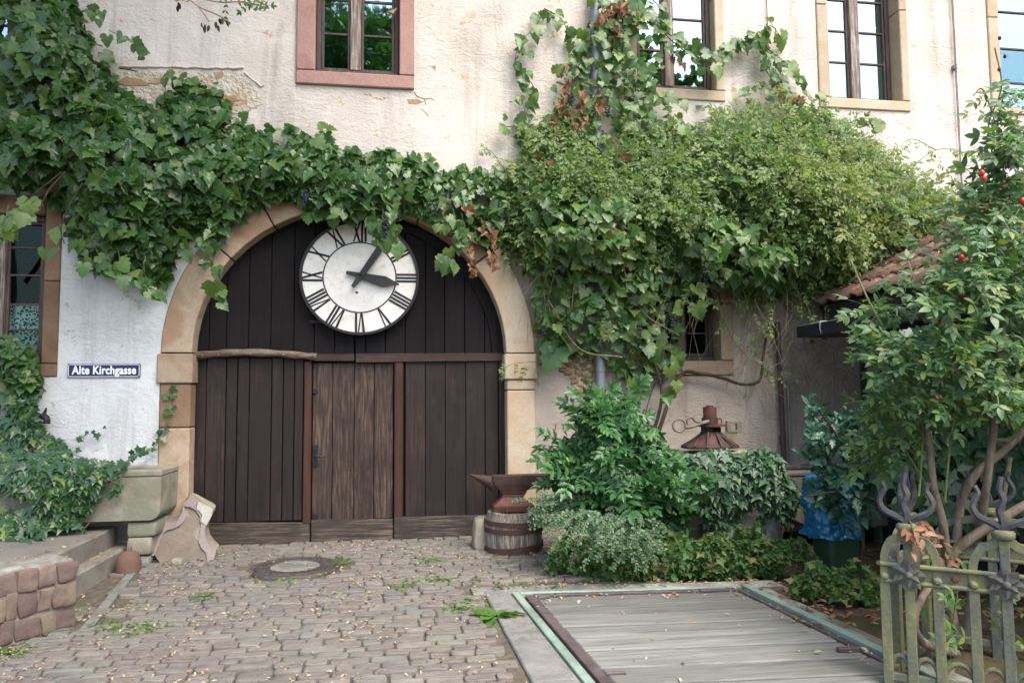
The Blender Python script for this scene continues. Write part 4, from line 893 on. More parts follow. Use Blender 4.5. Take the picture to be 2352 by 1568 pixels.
supp(292, 360, 1197, 1234, -.52, 1, lab='grey block directly under the right end of the ivy trough, topmost of its stack')
supp(289, 347, 1235, 1277, -.53, 2, lab='grey block in the middle of the stack under the trough, left of the carved stone')
supp(297, 341, 1278, 1305, -.53, 3, 'cap', lab='small pale block at the foot of the stack beside the rust brown bollard stone')
supp(100, 145, 1205, 1262, -.45, 4, 'sand_dk', lab='dark brown block under the left end of the ivy trough')
p = G(285, 1319); m = MB(); m.lathe([(.10, p[2]-.03), (.102, p[2]+.06), (.095, p[2]+.11), (.075, p[2]+.15), (.045, p[2]+.172), (.012, p[2]+.182)], p[0], p[1]+.09, 24); m.tube([(p[0]+.02, p[1]+.09, p[2]+.17), (p[0]+.02, p[1]+.09, p[2]+.21)], .005, 6)
m.solo('bollard_stone', 'bollard', 'small rounded rust brown stone at the foot of the steps', 'stone')
# ------------------------------------------------------------------ carved fragment leaning on the jamb
def FQ(zx, zy, off=0.0):
    px, py = 276.5+.18520*zx, 1037+.18520*zy; t = (1302-py)/(1302-1140); Y = -.50+.40*t; p = W(px, py, Y); return (p[0], p[1]-off, p[2]-off*.3)
frag = thing('carved_stone_fragment', tuple(FQ(760, 1430)), 'broken piece of carved red and grey stone leaning on the left gate jamb', 'carved stone')
OUT = [(850, 560), (910, 582), (970, 615), (1050, 655), (1120, 690), (1152, 722), (1140, 780), (1105, 850), (1075, 900), (1055, 990), (1075, 1080), (1120, 1150), (1190, 1215), (1185, 1270), (1140, 1365), (1050, 1350), (950, 1330), (900, 1380), (840, 1410), (750, 1395), (690, 1425), (580, 1430), (500, 1390), (430, 1290), (340, 1230), (345, 1180), (400, 1040), (450, 940), (500, 860), (540, 850), (620, 870), (690, 860), (735, 790), (762, 740), (780, 640)]
def slab(outer, holes, o0, o1, nm, mat, par, bev=.006):
    m = MB(); cnt = {}
    m.prism([(x, -y) for x, y in outer], 0, 1, [[(x, -y) for x, y in h] for h in holes], tf=lambda x, y, z: FQ(x, -z, o1 if y == 0 else o0)); return m.build(nm, mat, par, bev)
slab(OUT, [], -.10, 0, 'stone_body', 'frag', frag, .012)
PAN = [(800, 660), (870, 668), (940, 700), (1010, 760), (1018, 860), (1000, 930), (1000, 1000), (975, 1070), (1010, 1170), (1075, 1230), (1088, 1345), (1060, 1352), (950, 1331), (900, 1381), (840, 1411), (750, 1396), (690, 1426), (620, 1429), (500, 1330), (440, 1255), (500, 1090), (545, 1000), (600, 950), (680, 940), (750, 905), (800, 850), (822, 790), (800, 740), (790, 700)]
# raised band round the sunk panel
band_l = [(780, 640), (762, 740), (735, 790), (690, 860), (620, 870), (540, 850), (500, 860), (450, 940), (400, 1040), (345, 1180), (340, 1230), (430, 1280), (440, 1255), (500, 1090), (545, 1000), (600, 950), (680, 940), (750, 905), (800, 850), (822, 790), (805, 730), (800, 660)]
band_r = [(850, 562), (780, 640), (800, 660), (870, 668), (940, 700), (1010, 760), (1018, 860), (1000, 930), (1000, 1000), (975, 1070), (1010, 1170), (1075, 1230), (1088, 1345), (1140, 1365), (1185, 1270), (1190, 1215), (1120, 1150), (1075, 1080), (1055, 990), (1075, 900), (1000, 850), (1000, 780), (945, 690), (960, 612)]
brk = [(966, 616), (1050, 655), (1120, 690), (1152, 722), (1140, 780), (1105, 850), (1078, 898), (1010, 845), (1022, 760), (990, 720), (950, 690)]
slab(band_l[::-1], [], -.01, .032, 'raised_band', 'frag_band', frag, .010); slab(band_r, [], -.01, .030, 'raised_band', 'frag_band', frag, .010); slab(brk, [], -.01, .036, 'broken_edge', 'frag_lt', frag, .005)
p = G(403, 1301); m = MB(); m.rbox((p[0], p[1]+.06, p[2]+.03), (.045, .04, .035), .02, .008, 9); m.solo('small_stone', 'grey_stone', 'small dark stone in the gap under the carved fragment', 'stone')
a = G(1100, 1268); m = MB(); a[1] += .02; m.rbox((a[0]+.05, a[1]+.12, a[2]+.13), (.085, .09, .17), .05, .02, 12, .1, 5, tilt=-.1); m.solo('guard_stone', 'grey_stone', 'slanting grey green guard stone between the gate and the anvil stump', 'stone')

# ------------------------------------------------------------------ stump and anvil
sb = G(1180, 1278); SR = .265; sx, sy, sz = W(1180, 1200, sb[1]+SR)[0], sb[1]+SR, gz(sb[1])
def AQ(zx, zy, Y): return W(1037+.17637*zx, 1037+.17637*zy, Y)
ztop = AQ(780, 790, sy-.1)[2]
stump = thing('tree_stump', (sx, sy, sz), 'cracked grey oak stump bound with three rusty iron hoops, carrying the anvil', 'stump')
m = MB(); n = 72; prof = []; hs = [0, .08, .2, .35, .5, .65, .8, .93, 1.0]; Hs = ztop-sz; vs = []
for t in hs:
    R1 = SR*(.96+.06*math.sin(t*math.pi)-.03*(t > .9))
    for j in range(n):
        th = 2*math.pi*j/n; cr = noise.noise(Vector((math.cos(th)*4.5, math.sin(th)*4.5, t*.8))); cr2 = abs(noise.noise(Vector((math.cos(th)*9, math.sin(th)*9, t*.5+4)))); r_ = R1+.008*cr-.028*max(0, .12-cr2)*8*.6
        vs.append((sx+r_*math.cos(th), sy+r_*math.sin(th), sz+t*Hs+(.018*noise.noise(Vector((math.cos(th)*3, math.sin(th)*3, 2))) if t == 1 else 0)))
m.add(vs, [(i*n+j, i*n+(j+1) % n, (i+1)*n+(j+1) % n, (i+1)*n+j) for i in range(len(hs)-1) for j in range(n)], True); vs2 = [(sx, sy, sz+Hs-.02)]+vs[-n:]; m.add(vs2, [(0, 1+j, 1+(j+1) % n) for j in range(n)]); m.build('wood', 'stump', stump)
def hoop(zc, hh, tilt, dx):
    m = MB(); n = 48; vs = []
    for j in range(n):
        th = 2*math.pi*j/n; z_ = zc+tilt*math.cos(th)
        for r_, dz in ((SR+.004, -hh), (SR+.014, -hh), (SR+.014, hh), (SR+.004, hh)): vs.append((sx+r_*1.0*math.cos(th), sy+r_*math.sin(th), z_+dz))
    m.add(vs, [(j*4+k, ((j+1) % n)*4+k, ((j+1) % n)*4+(k+1) % 4, j*4+(k+1) % 4) for j in range(n) for k in range(4)]); m.build('hoop', 'hoop', stump)
for zy, hh, tl in ((965, .022, -.008), (1052, .022, .004), (1290, .024, .022)): hoop(AQ(800, zy, sy-SR)[2], hh, tl, 0)
anvil = thing('anvil', (sx, sy, ztop), 'rusty brown blacksmith anvil with long pointed horn standing on the hooped stump', 'anvil')
AY = sy-.02
def aq(x, y): q = AQ(x, y, AY-.06); return (q[0], q[2])
def loft(secs, nm, mat='rust', sm=False):       # sections (z, x0, x1, halfdepth)
    m = MB(); vs = []
    for z, x0, x1, hd in secs: vs += [(x0, AY-hd, z), (x1, AY-hd, z), (x1, AY+hd, z), (x0, AY+hd, z)]
    n = len(secs); fs = [(i*4+k, i*4+(k+1) % 4, (i+1)*4+(k+1) % 4, (i+1)*4+k) for i in range(n-1) for k in range(4)]+[(0, 3, 2, 1), (n*4-4, n*4-3, n*4-2, n*4-1)]; m.add(vs, fs, sm); return m.build(nm, mat, anvil, .006)
S_ = lambda zx0, zx1, zy, hd: (aq(zx0, zy)[1], aq(zx0, zy)[0], aq(zx1, zy)[0], hd)
loft([S_(545, 1070, 790, .095), S_(545, 1075, 705, .10), S_(600, 1000, 655, .075), S_(655, 940, 605, .052), S_(668, 965, 565, .05)], 'foot', 'rust_red')
loft([S_(668, 965, 566, .05), S_(640, 985, 520, .054), S_(590, 1040, 470, .062), S_(555, 1110, 430, .068), S_(538, 1270, 380, .07), S_(536, 1340, 345, .07), S_(536, 1395, 325, .07), S_(540, 1400, 316, .07)], 'body')
m = MB(); hp_ = [(536, 320, 545), (500, 318, 505), (440, 312, 455), (380, 308, 415), (320, 304, 365), (280, 303, 335), (248, 302, 312)]; vs = []; n = 14
for zx, zt_, zb_ in hp_:
    x, z1_ = aq(zx, zt_); z0_ = aq(zx, zb_)[1]; rz = (z1_-z0_)/2; ry = min(.06, rz*.95)+.002
    vs += [(x, AY+ry*math.cos(2*math.pi*j/n), (z0_+z1_)/2+rz*math.sin(2*math.pi*j/n)) for j in range(n)]
m.add(vs, [(i*n+j, (i+1)*n+j, (i+1)*n+(j+1) % n, i*n+(j+1) % n) for i in range(len(hp_)-1) for j in range(n)], True); m.add(vs[-n:], [tuple(range(n))]); m.build('horn', 'rust', anvil)
m = MB(); p = AQ(720, 790, AY-.115); m.tube([p+np.array([0, 0, -.03]), p+np.array([0, 0, .045])], .008, 6); m.build('spike', 'rust_red', anvil)

# ------------------------------------------------------------------ weighbridge
UL, UR = (A2-A_)/np.linalg.norm(A2-A_), (B2-B_)/np.linalg.norm(B2-B_); AB = B_-A_; LB = np.linalg.norm(AB)
def WQ(u, v, h):      # u metres from the left edge, v metres towards the viewer from the back edge
    t = u/LB; p = A_+AB*t+v*(UL*(1-t)+UR*t); return (p[0], p[1], gz(p[1])+h)
wb = thing('weighbridge', WQ(LB/2, 1.5, 0), 'old cart weighbridge of silver grey planks in a flaking mint green iron frame', 'weighbridge')
def wq(u0, u1, v0, v1, h0, h1, nm, mat, par, bev=.004, sk=0):
    m = MB(); m.hexa([WQ(u0, v1, h0), WQ(u1, v1, h0), WQ(u1, v0+sk, h0), WQ(u0, v0, h0), WQ(u0, v1, h1), WQ(u1, v1, h1), WQ(u1, v0+sk, h1), WQ(u0, v0, h1)]); return m.build(nm, mat, par, bev)
VE = 3.6
wq(0, .055, 0, VE, -.06, .022, 'outer_frame', 'green_iron', wb); wq(LB-.06, LB, 0, VE, -.06, .030, 'outer_frame', 'green_iron', wb); wq(.057, LB-.062, -.002, .035, -.06, .020, 'outer_frame', 'green_iron', wb)
wq(.085, .150, .07, VE, -.06, .014, 'inner_frame', 'iron_frame', wb); wq(LB-.125, LB-.085, .07, VE, -.06, .012, 'inner_frame', 'iron_frame', wb); wq(.152, LB-.127, .045, .085, -.06, .016, 'inner_frame', 'iron_frame', wb)
wq(.058, LB-.06, .037, VE, -.09, -.045, 'pit_floor', 'dark', wb, 0)
v = .092; rr = random.Random(3)
while v < VE:
    w_ = rr.choice((.20, .24, .17, .26, .22)); wq(.158+rr.uniform(-.006, .006), LB-.13, v, v+w_-.019, -.04, .004+rr.uniform(-.003, .004), 'plank', 'deck', wb, .008); v += w_
for u, v0 in ((.35, .06), (1.45, .06)): wq(u-.05, u+.05, v0, v0+.05, .004, .024, 'hinge_lug', 'iron_frame', wb)
wq(.16, .25, .12, .15, .0, .022, 'lug', 'iron_frame', wb); wq(.15, .26, 1.55, 1.57, .0, .02, 'lug', 'iron_frame', wb); wq(LB-.26, LB-.13, 1.35, 1.38, .0, .03, 'lug', 'iron_frame', wb)
cs = thing('concrete_kerb', WQ(-.1, 1, 0), kind='structure'); 
m = MB(); g = lambda p, h: (p[0], p[1], gz(p[1])+h)
for (pa, pb) in (((1112, 1361), (1165, 1463)), ((1166, 1464), (1222, 1568)), ((1223, 1569), (1330, 1770))):
    a, b = G(*pa), G(*pb); va = (A_[1]-a[1])/-UL[1]; vb = (A_[1]-b[1])/-UL[1]; c1, c2 = WQ(-.006, max(-.02, va), 0), WQ(-.006, vb, 0); a2, b2 = g(a, 0), g(b, 0)
    m = MB(); m.hexa([(b2[0], b2[1], b2[2]-.08), (c2[0], c2[1], c2[2]-.08), (c1[0], c1[1], c1[2]-.08), (a2[0], a2[1], a2[2]-.08), (b2[0], b2[1], b2[2]+.012), (c2[0], c2[1], c2[2]+.012), (c1[0], c1[1], c1[2]+.012), (a2[0], a2[1], a2[2]+.012)]); m.build('kerb_slab', 'concrete', cs, .008)
wq(-.28, LB*.45, -.20, -.008, -.08, .008, 'kerb_slab', 'concrete', cs); wq(LB*.45+.01, LB+.3, -.17, -.008, -.08, .006, 'kerb_slab', 'cap', cs); wq(LB+.006, LB+.16, 0, VE, -.08, -.004, 'kerb_slab', 'cap', cs)

# ------------------------------------------------------------------ rusty machine on the ivy mound
MY = -.62
def mq(zx, zy, Y=MY): return W(1486.5+.14697*zx, 898.8+.14697*zy, Y)
mc = mq(975, 880); winch = thing('rusty_jack', (mc[0], MY, mc[2]), 'rusty cast iron jack with ribbed foot and round head on the ivy covered block', 'jack')
m = MB(); secs = [(560, 1400, 890, .20), (560, 1400, 850, .20), (640, 1330, 800, .16), (750, 1230, 730, .13), (838, 1165, 660, .10), (850, 1120, 625, .085)]; vs = []; n = 8
for x0, x1, zy, hd in secs:
    a, b = mq(x0, zy), mq(x1, zy); cx, rx = (a[0]+b[0])/2, (b[0]-a[0])/2
    vs += [(cx+rx*math.cos(2*math.pi*(j+.5)/n)*1.06, MY+hd*math.sin(2*math.pi*(j+.5)/n)*1.06, a[2]) for j in range(n)]
m.add(vs, [(i*n+j, i*n+(j+1) % n, (i+1)*n+(j+1) % n, (i+1)*n+j) for i in range(len(secs)-1) for j in range(n)]+[tuple(range(n))[::-1], tuple(range((len(secs)-1)*n, len(secs)*n))]); m.build('foot', 'rust', winch, .006)
for a, b in (((935, 880), (955, 640)), ((1165, 860), (1080, 650)), ((1380, 850), (1150, 680)), ((735, 860), (790, 760))):
    m = MB(); p, q = mq(*a, MY-.20), mq(*b, MY-.10); m.tube([p, q], .009, 5); m.build('rib', 'rust_red', winch)
def cyl(x0, x1, y0, y1, nm, mat, fl=1.0, y=MY):
    a, b = mq(x0, y1, y), mq(x1, y0, y); m = MB(); cx = (a[0]+b[0])/2; r_ = (b[0]-a[0])/2; m.lathe([(r_*fl, a[2]), (r_, b[2])], cx, y, 20); return m.build(nm, mat, winch, .003)
cyl(848, 1100, 545, 628, 'neck', 'black_iron'); cyl(800, 1225, 510, 548, 'flange', 'rust_red'); cyl(862, 1090, 405, 510, 'collar', 'rust', 1.05); cyl(882, 1072, 240, 405, 'cylinder', 'rust_red'); cyl(925, 1030, 218, 240, 'cap', 'rust'); cyl(1095, 1150, 550, 700, 'side_post', 'rust')
m = MB(); m.tube([mq(1130+35*math.cos(t*.5), 470-48*math.sin(t*.5), MY-.05) for t in range(-1, 8)], .006, 5); m.build('small_ring', 'rust', winch)
tg = thing('iron_tongs', tuple(mq(700, 560)), 'grey green tongs with two open loops resting across the rusty jack', 'tongs')
m = MB(); lp = [mq(500+98*math.cos(t), 530-100*math.sin(t), MY-.14) for t in np.linspace(-.5, 5.9, 26)]; m.tube(cat([*lp[:]], 2), .011, 6); m.tube(cat([mq(590, 555, MY-.14), mq(640, 560, MY-.14), mq(740, 540, MY-.13), mq(860, 500, MY-.12), mq(960, 470, MY-.1)], 4), [.016]*8+[.012]*9, 6); m.build('loop_arm', 'green_wood', tg)
m = MB(); m.tube(cat([mq(635+0, 520, MY-.08), mq(625, 450, MY-.08), mq(665, 408, MY-.08), mq(710, 415, MY-.08), mq(760, 470, MY-.08), mq(850, 478, MY-.08), mq(960, 455, MY-.08)], 5), .012, 6); m.build('loop_arm', 'green_wood', tg)
fr_ = thing('iron_eye_bracket', tuple(mq(1330, 790, MY+.05)), 'grey iron arm with a square eye leaning behind the rusty jack', 'bracket')
m = MB(); Q = lambda *l: [(mq(x, y, MY+.05)[0], mq(x, y, MY+.05)[2]) for x, y in l]
m.prism(Q((1232, 640), (1466, 645), (1464, 465), (1230, 455)), MY+.03, MY+.07, [Q((1300, 600), (1390, 600), (1390, 505), (1300, 500))]); m.build('square_eye', 'green_wood', fr_, .005)
m = MB(); m.prism(Q((1165, 680), (1350, 805), (1418, 640), (1240, 610)), MY+.035, MY+.065); m.build('arm', 'green_wood', fr_, .005)

# core under the ivy: block of masonry and boulders
a, b = W(1590, 1040, -.95), W(1805, 1240, -.95)
m = MB(); m.rbox(((a[0]+b[0])/2, -.55, (a[2]+.08)/2), ((b[0]-a[0])/2, .38, (a[2]-.08)/2-.02), .06, .02, 31, 0, 3); m.solo('stone_plinth', 'grey_stone', 'square stone plinth buried under the ivy, the rusty jack on top', 'plinth')
for i, (px, py, w_, h_, Y, mt, lb) in enumerate([(1745, 1235, .20, .22, -1.12, 'cap', 'lichened boulder showing below the ivy at its right end'), (1660, 1262, .16, .16, -1.18, 'redblock', 'reddish boulder half hidden in the plants below the ivy'), (1790, 1210, .07, .26, -.98, 'step', 'upright weathered post stone at the right end of the ivy')]):
    p = W(px, py, Y); m = MB(); m.rbox((p[0], Y+.12, p[2]-.02), (w_, .13, h_), .07, .03, i+40, 0, 4); m.solo('boulder', mt, lb, 'boulder')
# rough rubble wall behind the anvil, right
for i in range(7):
    p = W(1228+(i % 4)*22, 1190+(i//4)*38, -.28)
    if i == 0: pile = thing('stone_pile', tuple(p), 'rough brown stones heaped against the wall behind the anvil stump', 'stone pile'); m = MB(); m.rbox((p[0], -.2, p[2]), (.055, .1, .07), .03, .012, i+60, 0, 6); m.build('stone', 'step', pile)

# ------------------------------------------------------------------ right trough, bin, bag
RTY = -.75; a, b = W(1798, 1083, RTY), W(1905, 1215, RTY); rt = thing('stone_trough', ((a[0]+b[0])/2+.3, RTY/2, b[2]), 'dark mossy stone trough behind the green bin against the tan wall', 'trough')
m = MB(); m.prism([(a[0]+.05, b[2]+.12), (a[0]+.3, b[2]), (a[0]+1.5, b[2]), (a[0]+1.5, a[2]-.05), (a[0], a[2]-.05)], RTY, -.05); m.build('basin', 'step', rt, .02)
m = MB(); m.prism([(a[0]-.01, RTY-.01), (a[0]-.01, -.05), (a[0]+1.5, -.05), (a[0]+1.5, RTY-.01)], a[2]-.048, a[2], [[(a[0]+.1, RTY+.1), (a[0]+1.4, RTY+.1), (a[0]+1.4, -.15), (a[0]+.1, -.15)]], tf=lambda x, y, z: (x, z, y)); m.build('rim', 'cap', rt, .012)
p = G(1950, 1312); bn = thing('green_bin', tuple(p), 'dark green bin standing among the bushes under the blue sack', 'bin')
m = MB(); vs = []; hw = .165
for t, s_ in ((0, .84), (.45, .93), (.70, 1.0), (.72, 1.06), (.75, 1.06)):
    vs += [(p[0]+hw*s_*qx, p[1]+.17+hw*1.05*s_*qy, p[2]+t) for qx, qy in ((-1, -.8), (-.8, -1), (.8, -1), (1, -.8), (1, .8), (.8, 1), (-.8, 1), (-1, .8))]
n = 8; m.add(vs, [(i*n+j, i*n+(j+1) % n, (i+1)*n+(j+1) % n, (i+1)*n+j) for i in range(4) for j in range(n)]+[tuple(range(32, 40)), tuple(range(8))[::-1]]); m.build('bin_body', 'bin', bn, .008)
m = MB(); vs = []; n = 96; hs = np.linspace(0, 1, 44)
bt, bb_ = W(1910, 1096, p[1])[2], W(1910, 1238, p[1])[2]
for t in hs:
    for j in range(n):
        th = 2*math.pi*j/n; ca, sa = math.cos(th), math.sin(th); q = (abs(ca)**3.2+abs(sa)**3.2)**(-1/3.2); r_ = .215*q*(1-.10*t)*(1 if t < .9 else math.sqrt(max(0, 1-((t-.9)/.1)**2))*.5+.5)
        w_ = noise.noise(Vector((ca*2.0, sa*2.0, t*2.4+3)))*.05+abs(noise.noise(Vector((ca*4.2+t*3, sa*4.2, t*5))))*.045-abs(noise.noise(Vector((ca*6+t*2, sa*6-t*5, t*7))))*.05-max(0, .10-abs(noise.noise(Vector((ca*2.6+t*1.7, sa*2.6, t*2.6+9)))))*.28-max(0, .06-abs(noise.noise(Vector((ca*5-t*2, sa*5, t*5+2)))))*.20
        zz_ = bb_+(bt-bb_)*t+(.05*noise.noise(Vector((ca*1.7, sa*1.7, 5))) if t < .3 else 0)*(1-t/.3 if t < .3 else 0)
        vs.append((p[0]-.03+(r_+w_)*ca, p[1]+.17+(r_+w_)*sa, zz_))
m.add(vs, [(i*n+j, i*n+(j+1) % n, (i+1)*n+(j+1) % n, (i+1)*n+j) for i in range(43) for j in range(n)], True); m.add(vs[-n:], [tuple(range(n))], True)
m.solo('blue_sack', 'blue', 'crumpled bright blue plastic sack pulled over the green bin', 'plastic sack')

# ------------------------------------------------------------------ shed
e0 = W(1880, 698, -.35); ex, ez = e0[0], e0[2]; pit = math.radians(31)
shed = thing('shed', (ex+1.2, -2, gz(-2)), 'dark lean-to shed with moss grown clay tile roof behind the rose bush', 'shed')
def RQ(s, t, h=0): return (ex+s*math.cos(pit)-h*math.sin(pit), -.35-t, ez+s*math.sin(pit)+h*math.cos(pit))     # s up the slope, t towards the viewer
m = MB(); m.hexa([RQ(.0, 5, -.06), RQ(2.9, 5, -.06), RQ(2.9, 0, -.06), RQ(0, 0, -.06), RQ(0, 5, -.03), RQ(2.9, 5, -.03), RQ(2.9, 0, -.03), RQ(0, 0, -.03)]); m.build('roof_deck', 'shedwood', shed)
tw, tl = .205, .34; prof_ = [(0, .012), (.1, .038), (.25, .045), (.4, .028), (.55, .004), (.8, .0), (.95, .010), (1.0, .014)]
tm = bpy.data.meshes.new('roof_tile'); V = []
for s_ in (0, 1):
    for lift in (0, -.016): V += [Vector((s_*tl*1.12*math.cos(pit)-(z+lift+.024*(1-s_))*math.sin(pit), -x*tw*1.04, s_*tl*1.12*math.sin(pit)+(z+lift+.024*(1-s_))*math.cos(pit))) for x, z in prof_]
n = len(prof_); F_ = [(i, i+1, 2*n+i+1, 2*n+i) for i in range(n-1)]+[(i+n, i, i+1, i+n+1)[::-1] for i in range(n-1)]+[(3*n+i, 3*n+i+1, n+i+1, n+i) for i in range(n-1)]
tm.from_pydata([tuple(v) for v in V], [], F_); tm.materials.append(M['tile']); tm.polygons.foreach_set('use_smooth', [i < n-1 for i in range(len(F_))])
L = origin(shed); rr = random.Random(8)
for r_ in range(8):
    for k in range(24):
        o = bpy.data.objects.new('roof_tile', tm); q = RQ(-.04+r_*tl, k*tw, -.01); o.parent = shed; o.location = (q[0]-L.x+rr.uniform(-.004, .004), q[1]-L.y+rr.uniform(-.004, .004), q[2]-L.z+rr.uniform(-.003, .006)); o.rotation_euler = (rr.uniform(-.02, .02), rr.uniform(-.015, .015), rr.uniform(-.015, .015)); COL.objects.link(o)
m = MB(); m.hexa([RQ(-.02, .03, -.14), RQ(2.9, .03, -.14), RQ(2.9, 0, -.14), RQ(-.02, 0, -.14), RQ(-.02, .03, -.035), RQ(2.9, .03, -.035), RQ(2.9, 0, -.035), RQ(-.02, 0, -.035)]); m.build('barge_board', 'shedwood', shed)
wx = ex+.42; boxo('side_wall', (wx, -5.0, -.05), (wx+.08, -.38, ez+.2), 'shedwood', shed, 0)
boxo('end_wall', (wx+.08, -.40, -.05), (wx+2.3, -.36, ez+.15), 'shedwood', shed, 0)
for y_ in (-.62, -1.55, -2.5): boxo('wall_post', (wx-.05, y_-.05, 0), (wx-.002, y_+.05, ez-.05), 'zinc', shed)
for y_ in np.arange(-4.9, -.5, .16): boxo('wall_board', (wx-.018, y_, 0), (wx-.001, y_+.15, ez-.06), 'shedwood', shed)
g0_ = W(1846, 748, -.42); gxx = g0_[0]
gu = MB(); y0_, y1_ = -.30, -5.2; gw = .13; gt = g0_[2]
for a, b in (((gxx, y1_, gt-.115), (gxx+gw+.3, y0_, gt-.105)), ((gxx-.012, y1_, gt-.115), (gxx, y0_, gt)), ((gxx, y0_, gt-.115), (gxx+gw, y0_+.008, gt))): gu.box(a, b)
gu.build('gutter', 'gutter', shed, .003)
boxo('gutter_edge', (gxx-.016, y1_, gt), (gxx+.004, y0_, gt+.007), 'gutter_top', shed, .002)
for y_ in (-.75, -1.9, -3.1): m = MB(); m.tube([(gxx+.1, y_, gt+.012), (gxx-.015, y_, gt+.012), (gxx-.02, y_-.0, gt-.06), (gxx+.0, y_, gt-.12)], .009, 5); m.build('gutter_bracket', 'gutter_top', shed)
boxo('fascia', (ex+.03, -5.2, ez-.16), (ex+.06, -.36, ez-.03), 'shedwood', shed)

# ------------------------------------------------------------------ iron tree guard
fp0, fp1 = DP(2030, 1312, 3.95), DP(2375, 1345, 3.62); zr = (fp0[2]+fp1[2])/2; fz0 = gz(-3.7)
fv = fp1-fp0; fv[2] = 0; FL = np.linalg.norm(fv); fe = fv/FL; fn = np.array([fe[1], -fe[0], 0]); 
if fn[1] > 0: fn = -fn
fence = thing('iron_guard', (fp0[0]+.4, fp0[1]+.4, fz0), 'ornate low cast iron guard with trident finials and lichen, around the rose bush', 'iron fence')
def panel(P0, ev, nv, xs, trid, ros, Ltot, detail=True):
    def q(s, z, o=0.0): return tuple(np.array([P0[0], P0[1], 0])+ev*s+nv*o+np.array([0, 0, z]))
    for i, s in enumerate(xs):
        mid = i in trid; m = MB(); m.tube([q(s, fz0-.05), q(s, zr-.045)], .034, 4, True, up=tuple(ev)); m.build('bar', 'fence', fence, .003)
    for dz in (-.043, .043): m = MB(); m.tube([q(-.015, zr+dz, .02), q(Ltot, zr+dz, .02)], .013, 6); m.build('rail_bead', 'fence', fence)
    m = MB(); P = [q(-.015, zr-.04, .012), q(Ltot, zr-.04, .012), q(Ltot, zr-.04, -.012), q(-.015, zr-.04, -.012), q(-.015, zr+.04, .012), q(Ltot, zr+.04, .012), q(Ltot, zr+.04, -.012), q(-.015, zr+.04, -.012)]; m.hexa(P); m.build('rail', 'fence', fence)
    m = MB(); m.hexa([q(-.015, fz0+.03, .015), q(Ltot, fz0+.03, .015), q(Ltot, fz0+.03, -.015), q(-.015, fz0+.03, -.015), q(-.015, fz0+.07, .015), q(Ltot, fz0+.07, .015), q(Ltot, fz0+.07, -.015), q(-.015, fz0+.07, -.015)]); m.build('bottom_rail', 'fence', fence, .003)
    for i in trid:
        s = xs[i]; zc = zr+.24
        m = MB(); m.tube([q(s, zr-.05), q(s, zr+.13), q(s, zc-.03)], [.032, .030, .036], 4, True, up=tuple(ev)); m.build('stem', 'fence', fence, .003)
        m = MB(); m.lathe([(.040, -.022), (.052, -.012), (.052, .012), (.040, .022)], 0, 0, 12, tf=lambda x, y, z: tuple(np.array(q(s, zc))+ev*x+nv*y+np.array([0, 0, z]))); m.build('collar', 'fence', fence)
        for sd in (-1, 1):
            j = i+sd
            if 0 <= j < len(xs): w_ = abs(xs[j]-s)
            else: w_ = .15
            m = MB(); m.tube(cat([q(s+sd*w_, zr-.05), q(s+sd*w_, zr+.05), q(s+sd*w_*.93, zr+.11), q(s+sd*w_*.70, zr+.165), q(s+sd*w_*.35, zr+.185), q(s+sd*.02, zr+.225)], 4), .027, 4, True, up=tuple(ev)); m.build('arch_bar', 'fence', fence)
            pts = cat([q(s+sd*.008, zc), q(s+sd*.015, zc+.035), q(s+sd*.06, zc+.06), q(s+sd*.105, zc+.085), q(s+sd*.125, zc+.13), q(s+sd*.108, zc+.175), q(s+sd*.098, zc+.20), q(s+sd*.112, zc+.235)], 3)
            m = MB(); m.tube(pts, [.021-.010*k/len(pts) for k in range(len(pts))], 6, True); m.build('prong', 'fence_dk', fence)
        pts = cat([q(s, zc), q(s, zc+.07), q(s-.012, zc+.12), q(s+.008, zc+.17), q(s-.008, zc+.22), q(s+.004, zc+.285)], 3); m = MB(); m.tube(pts, [.021-.009*k/len(pts) for k in range(len(pts))], 6, True); m.build('prong', 'fence_dk', fence)
    for i in ros:
        s = xs[i]; m = MB(); cq = np.array(q(s, zr, .03))
        for layer, (rad, cnt, of) in enumerate(((.084, 7, 0), (.058, 6, .5))):
            for k in range(cnt):
                t = of+2*math.pi*k/cnt; pu = lambda r_, w_, h: tuple(cq+ev*(r_*math.cos(t)-w_*math.sin(t))+np.array([0, 0, r_*math.sin(t)+w_*math.cos(t)])+nv*(h+.008*layer))
                m.add([pu(0, 0, .012), pu(rad*.55, rad*.42, .0), pu(rad, 0, .012), pu(rad*.55, -rad*.42, .0), pu(rad*.5, 0, .012), pu(rad*.5, rad*.3, -.02), pu(rad*.5, -rad*.3, -.02), pu(rad, 0, -.01)], [(0, 1, 4), (1, 2, 4), (2, 3, 4), (3, 0, 4), (1, 5, 7, 2), (2, 7, 6, 3), (0, 5, 1), (0, 3, 6)])
        m.lathe([(.022, 0), (.018, .018), (.006, .026)], 0, 0, 10, tf=lambda x, y, z: tuple(cq+ev*x+np.array([0, 0, y])+nv*(z+.012))); m.build('rosette', 'fence_mid', fence)
    for a, b in zip(xs, xs[1:]):        # small hoops at the foot
        if detail: m = MB(); c_ = (a+b)/2; w_ = (b-a)/2-.01; m.tube([q(c_+w_*math.cos(t), fz0+.06+.10*math.sin(t)) for t in np.linspace(0, math.pi, 9)], .014, 5); m.build('foot_hoop', 'fence', fence)
fs_ = lambda x: (x-2030)/345*FL
xs = [fs_(2032), fs_(2092), fs_(2160), fs_(2243), fs_(2315), fs_(2395)]; panel(fp0, fe, fn, xs, [1, 4], [1, 4], xs[-1]+.02)
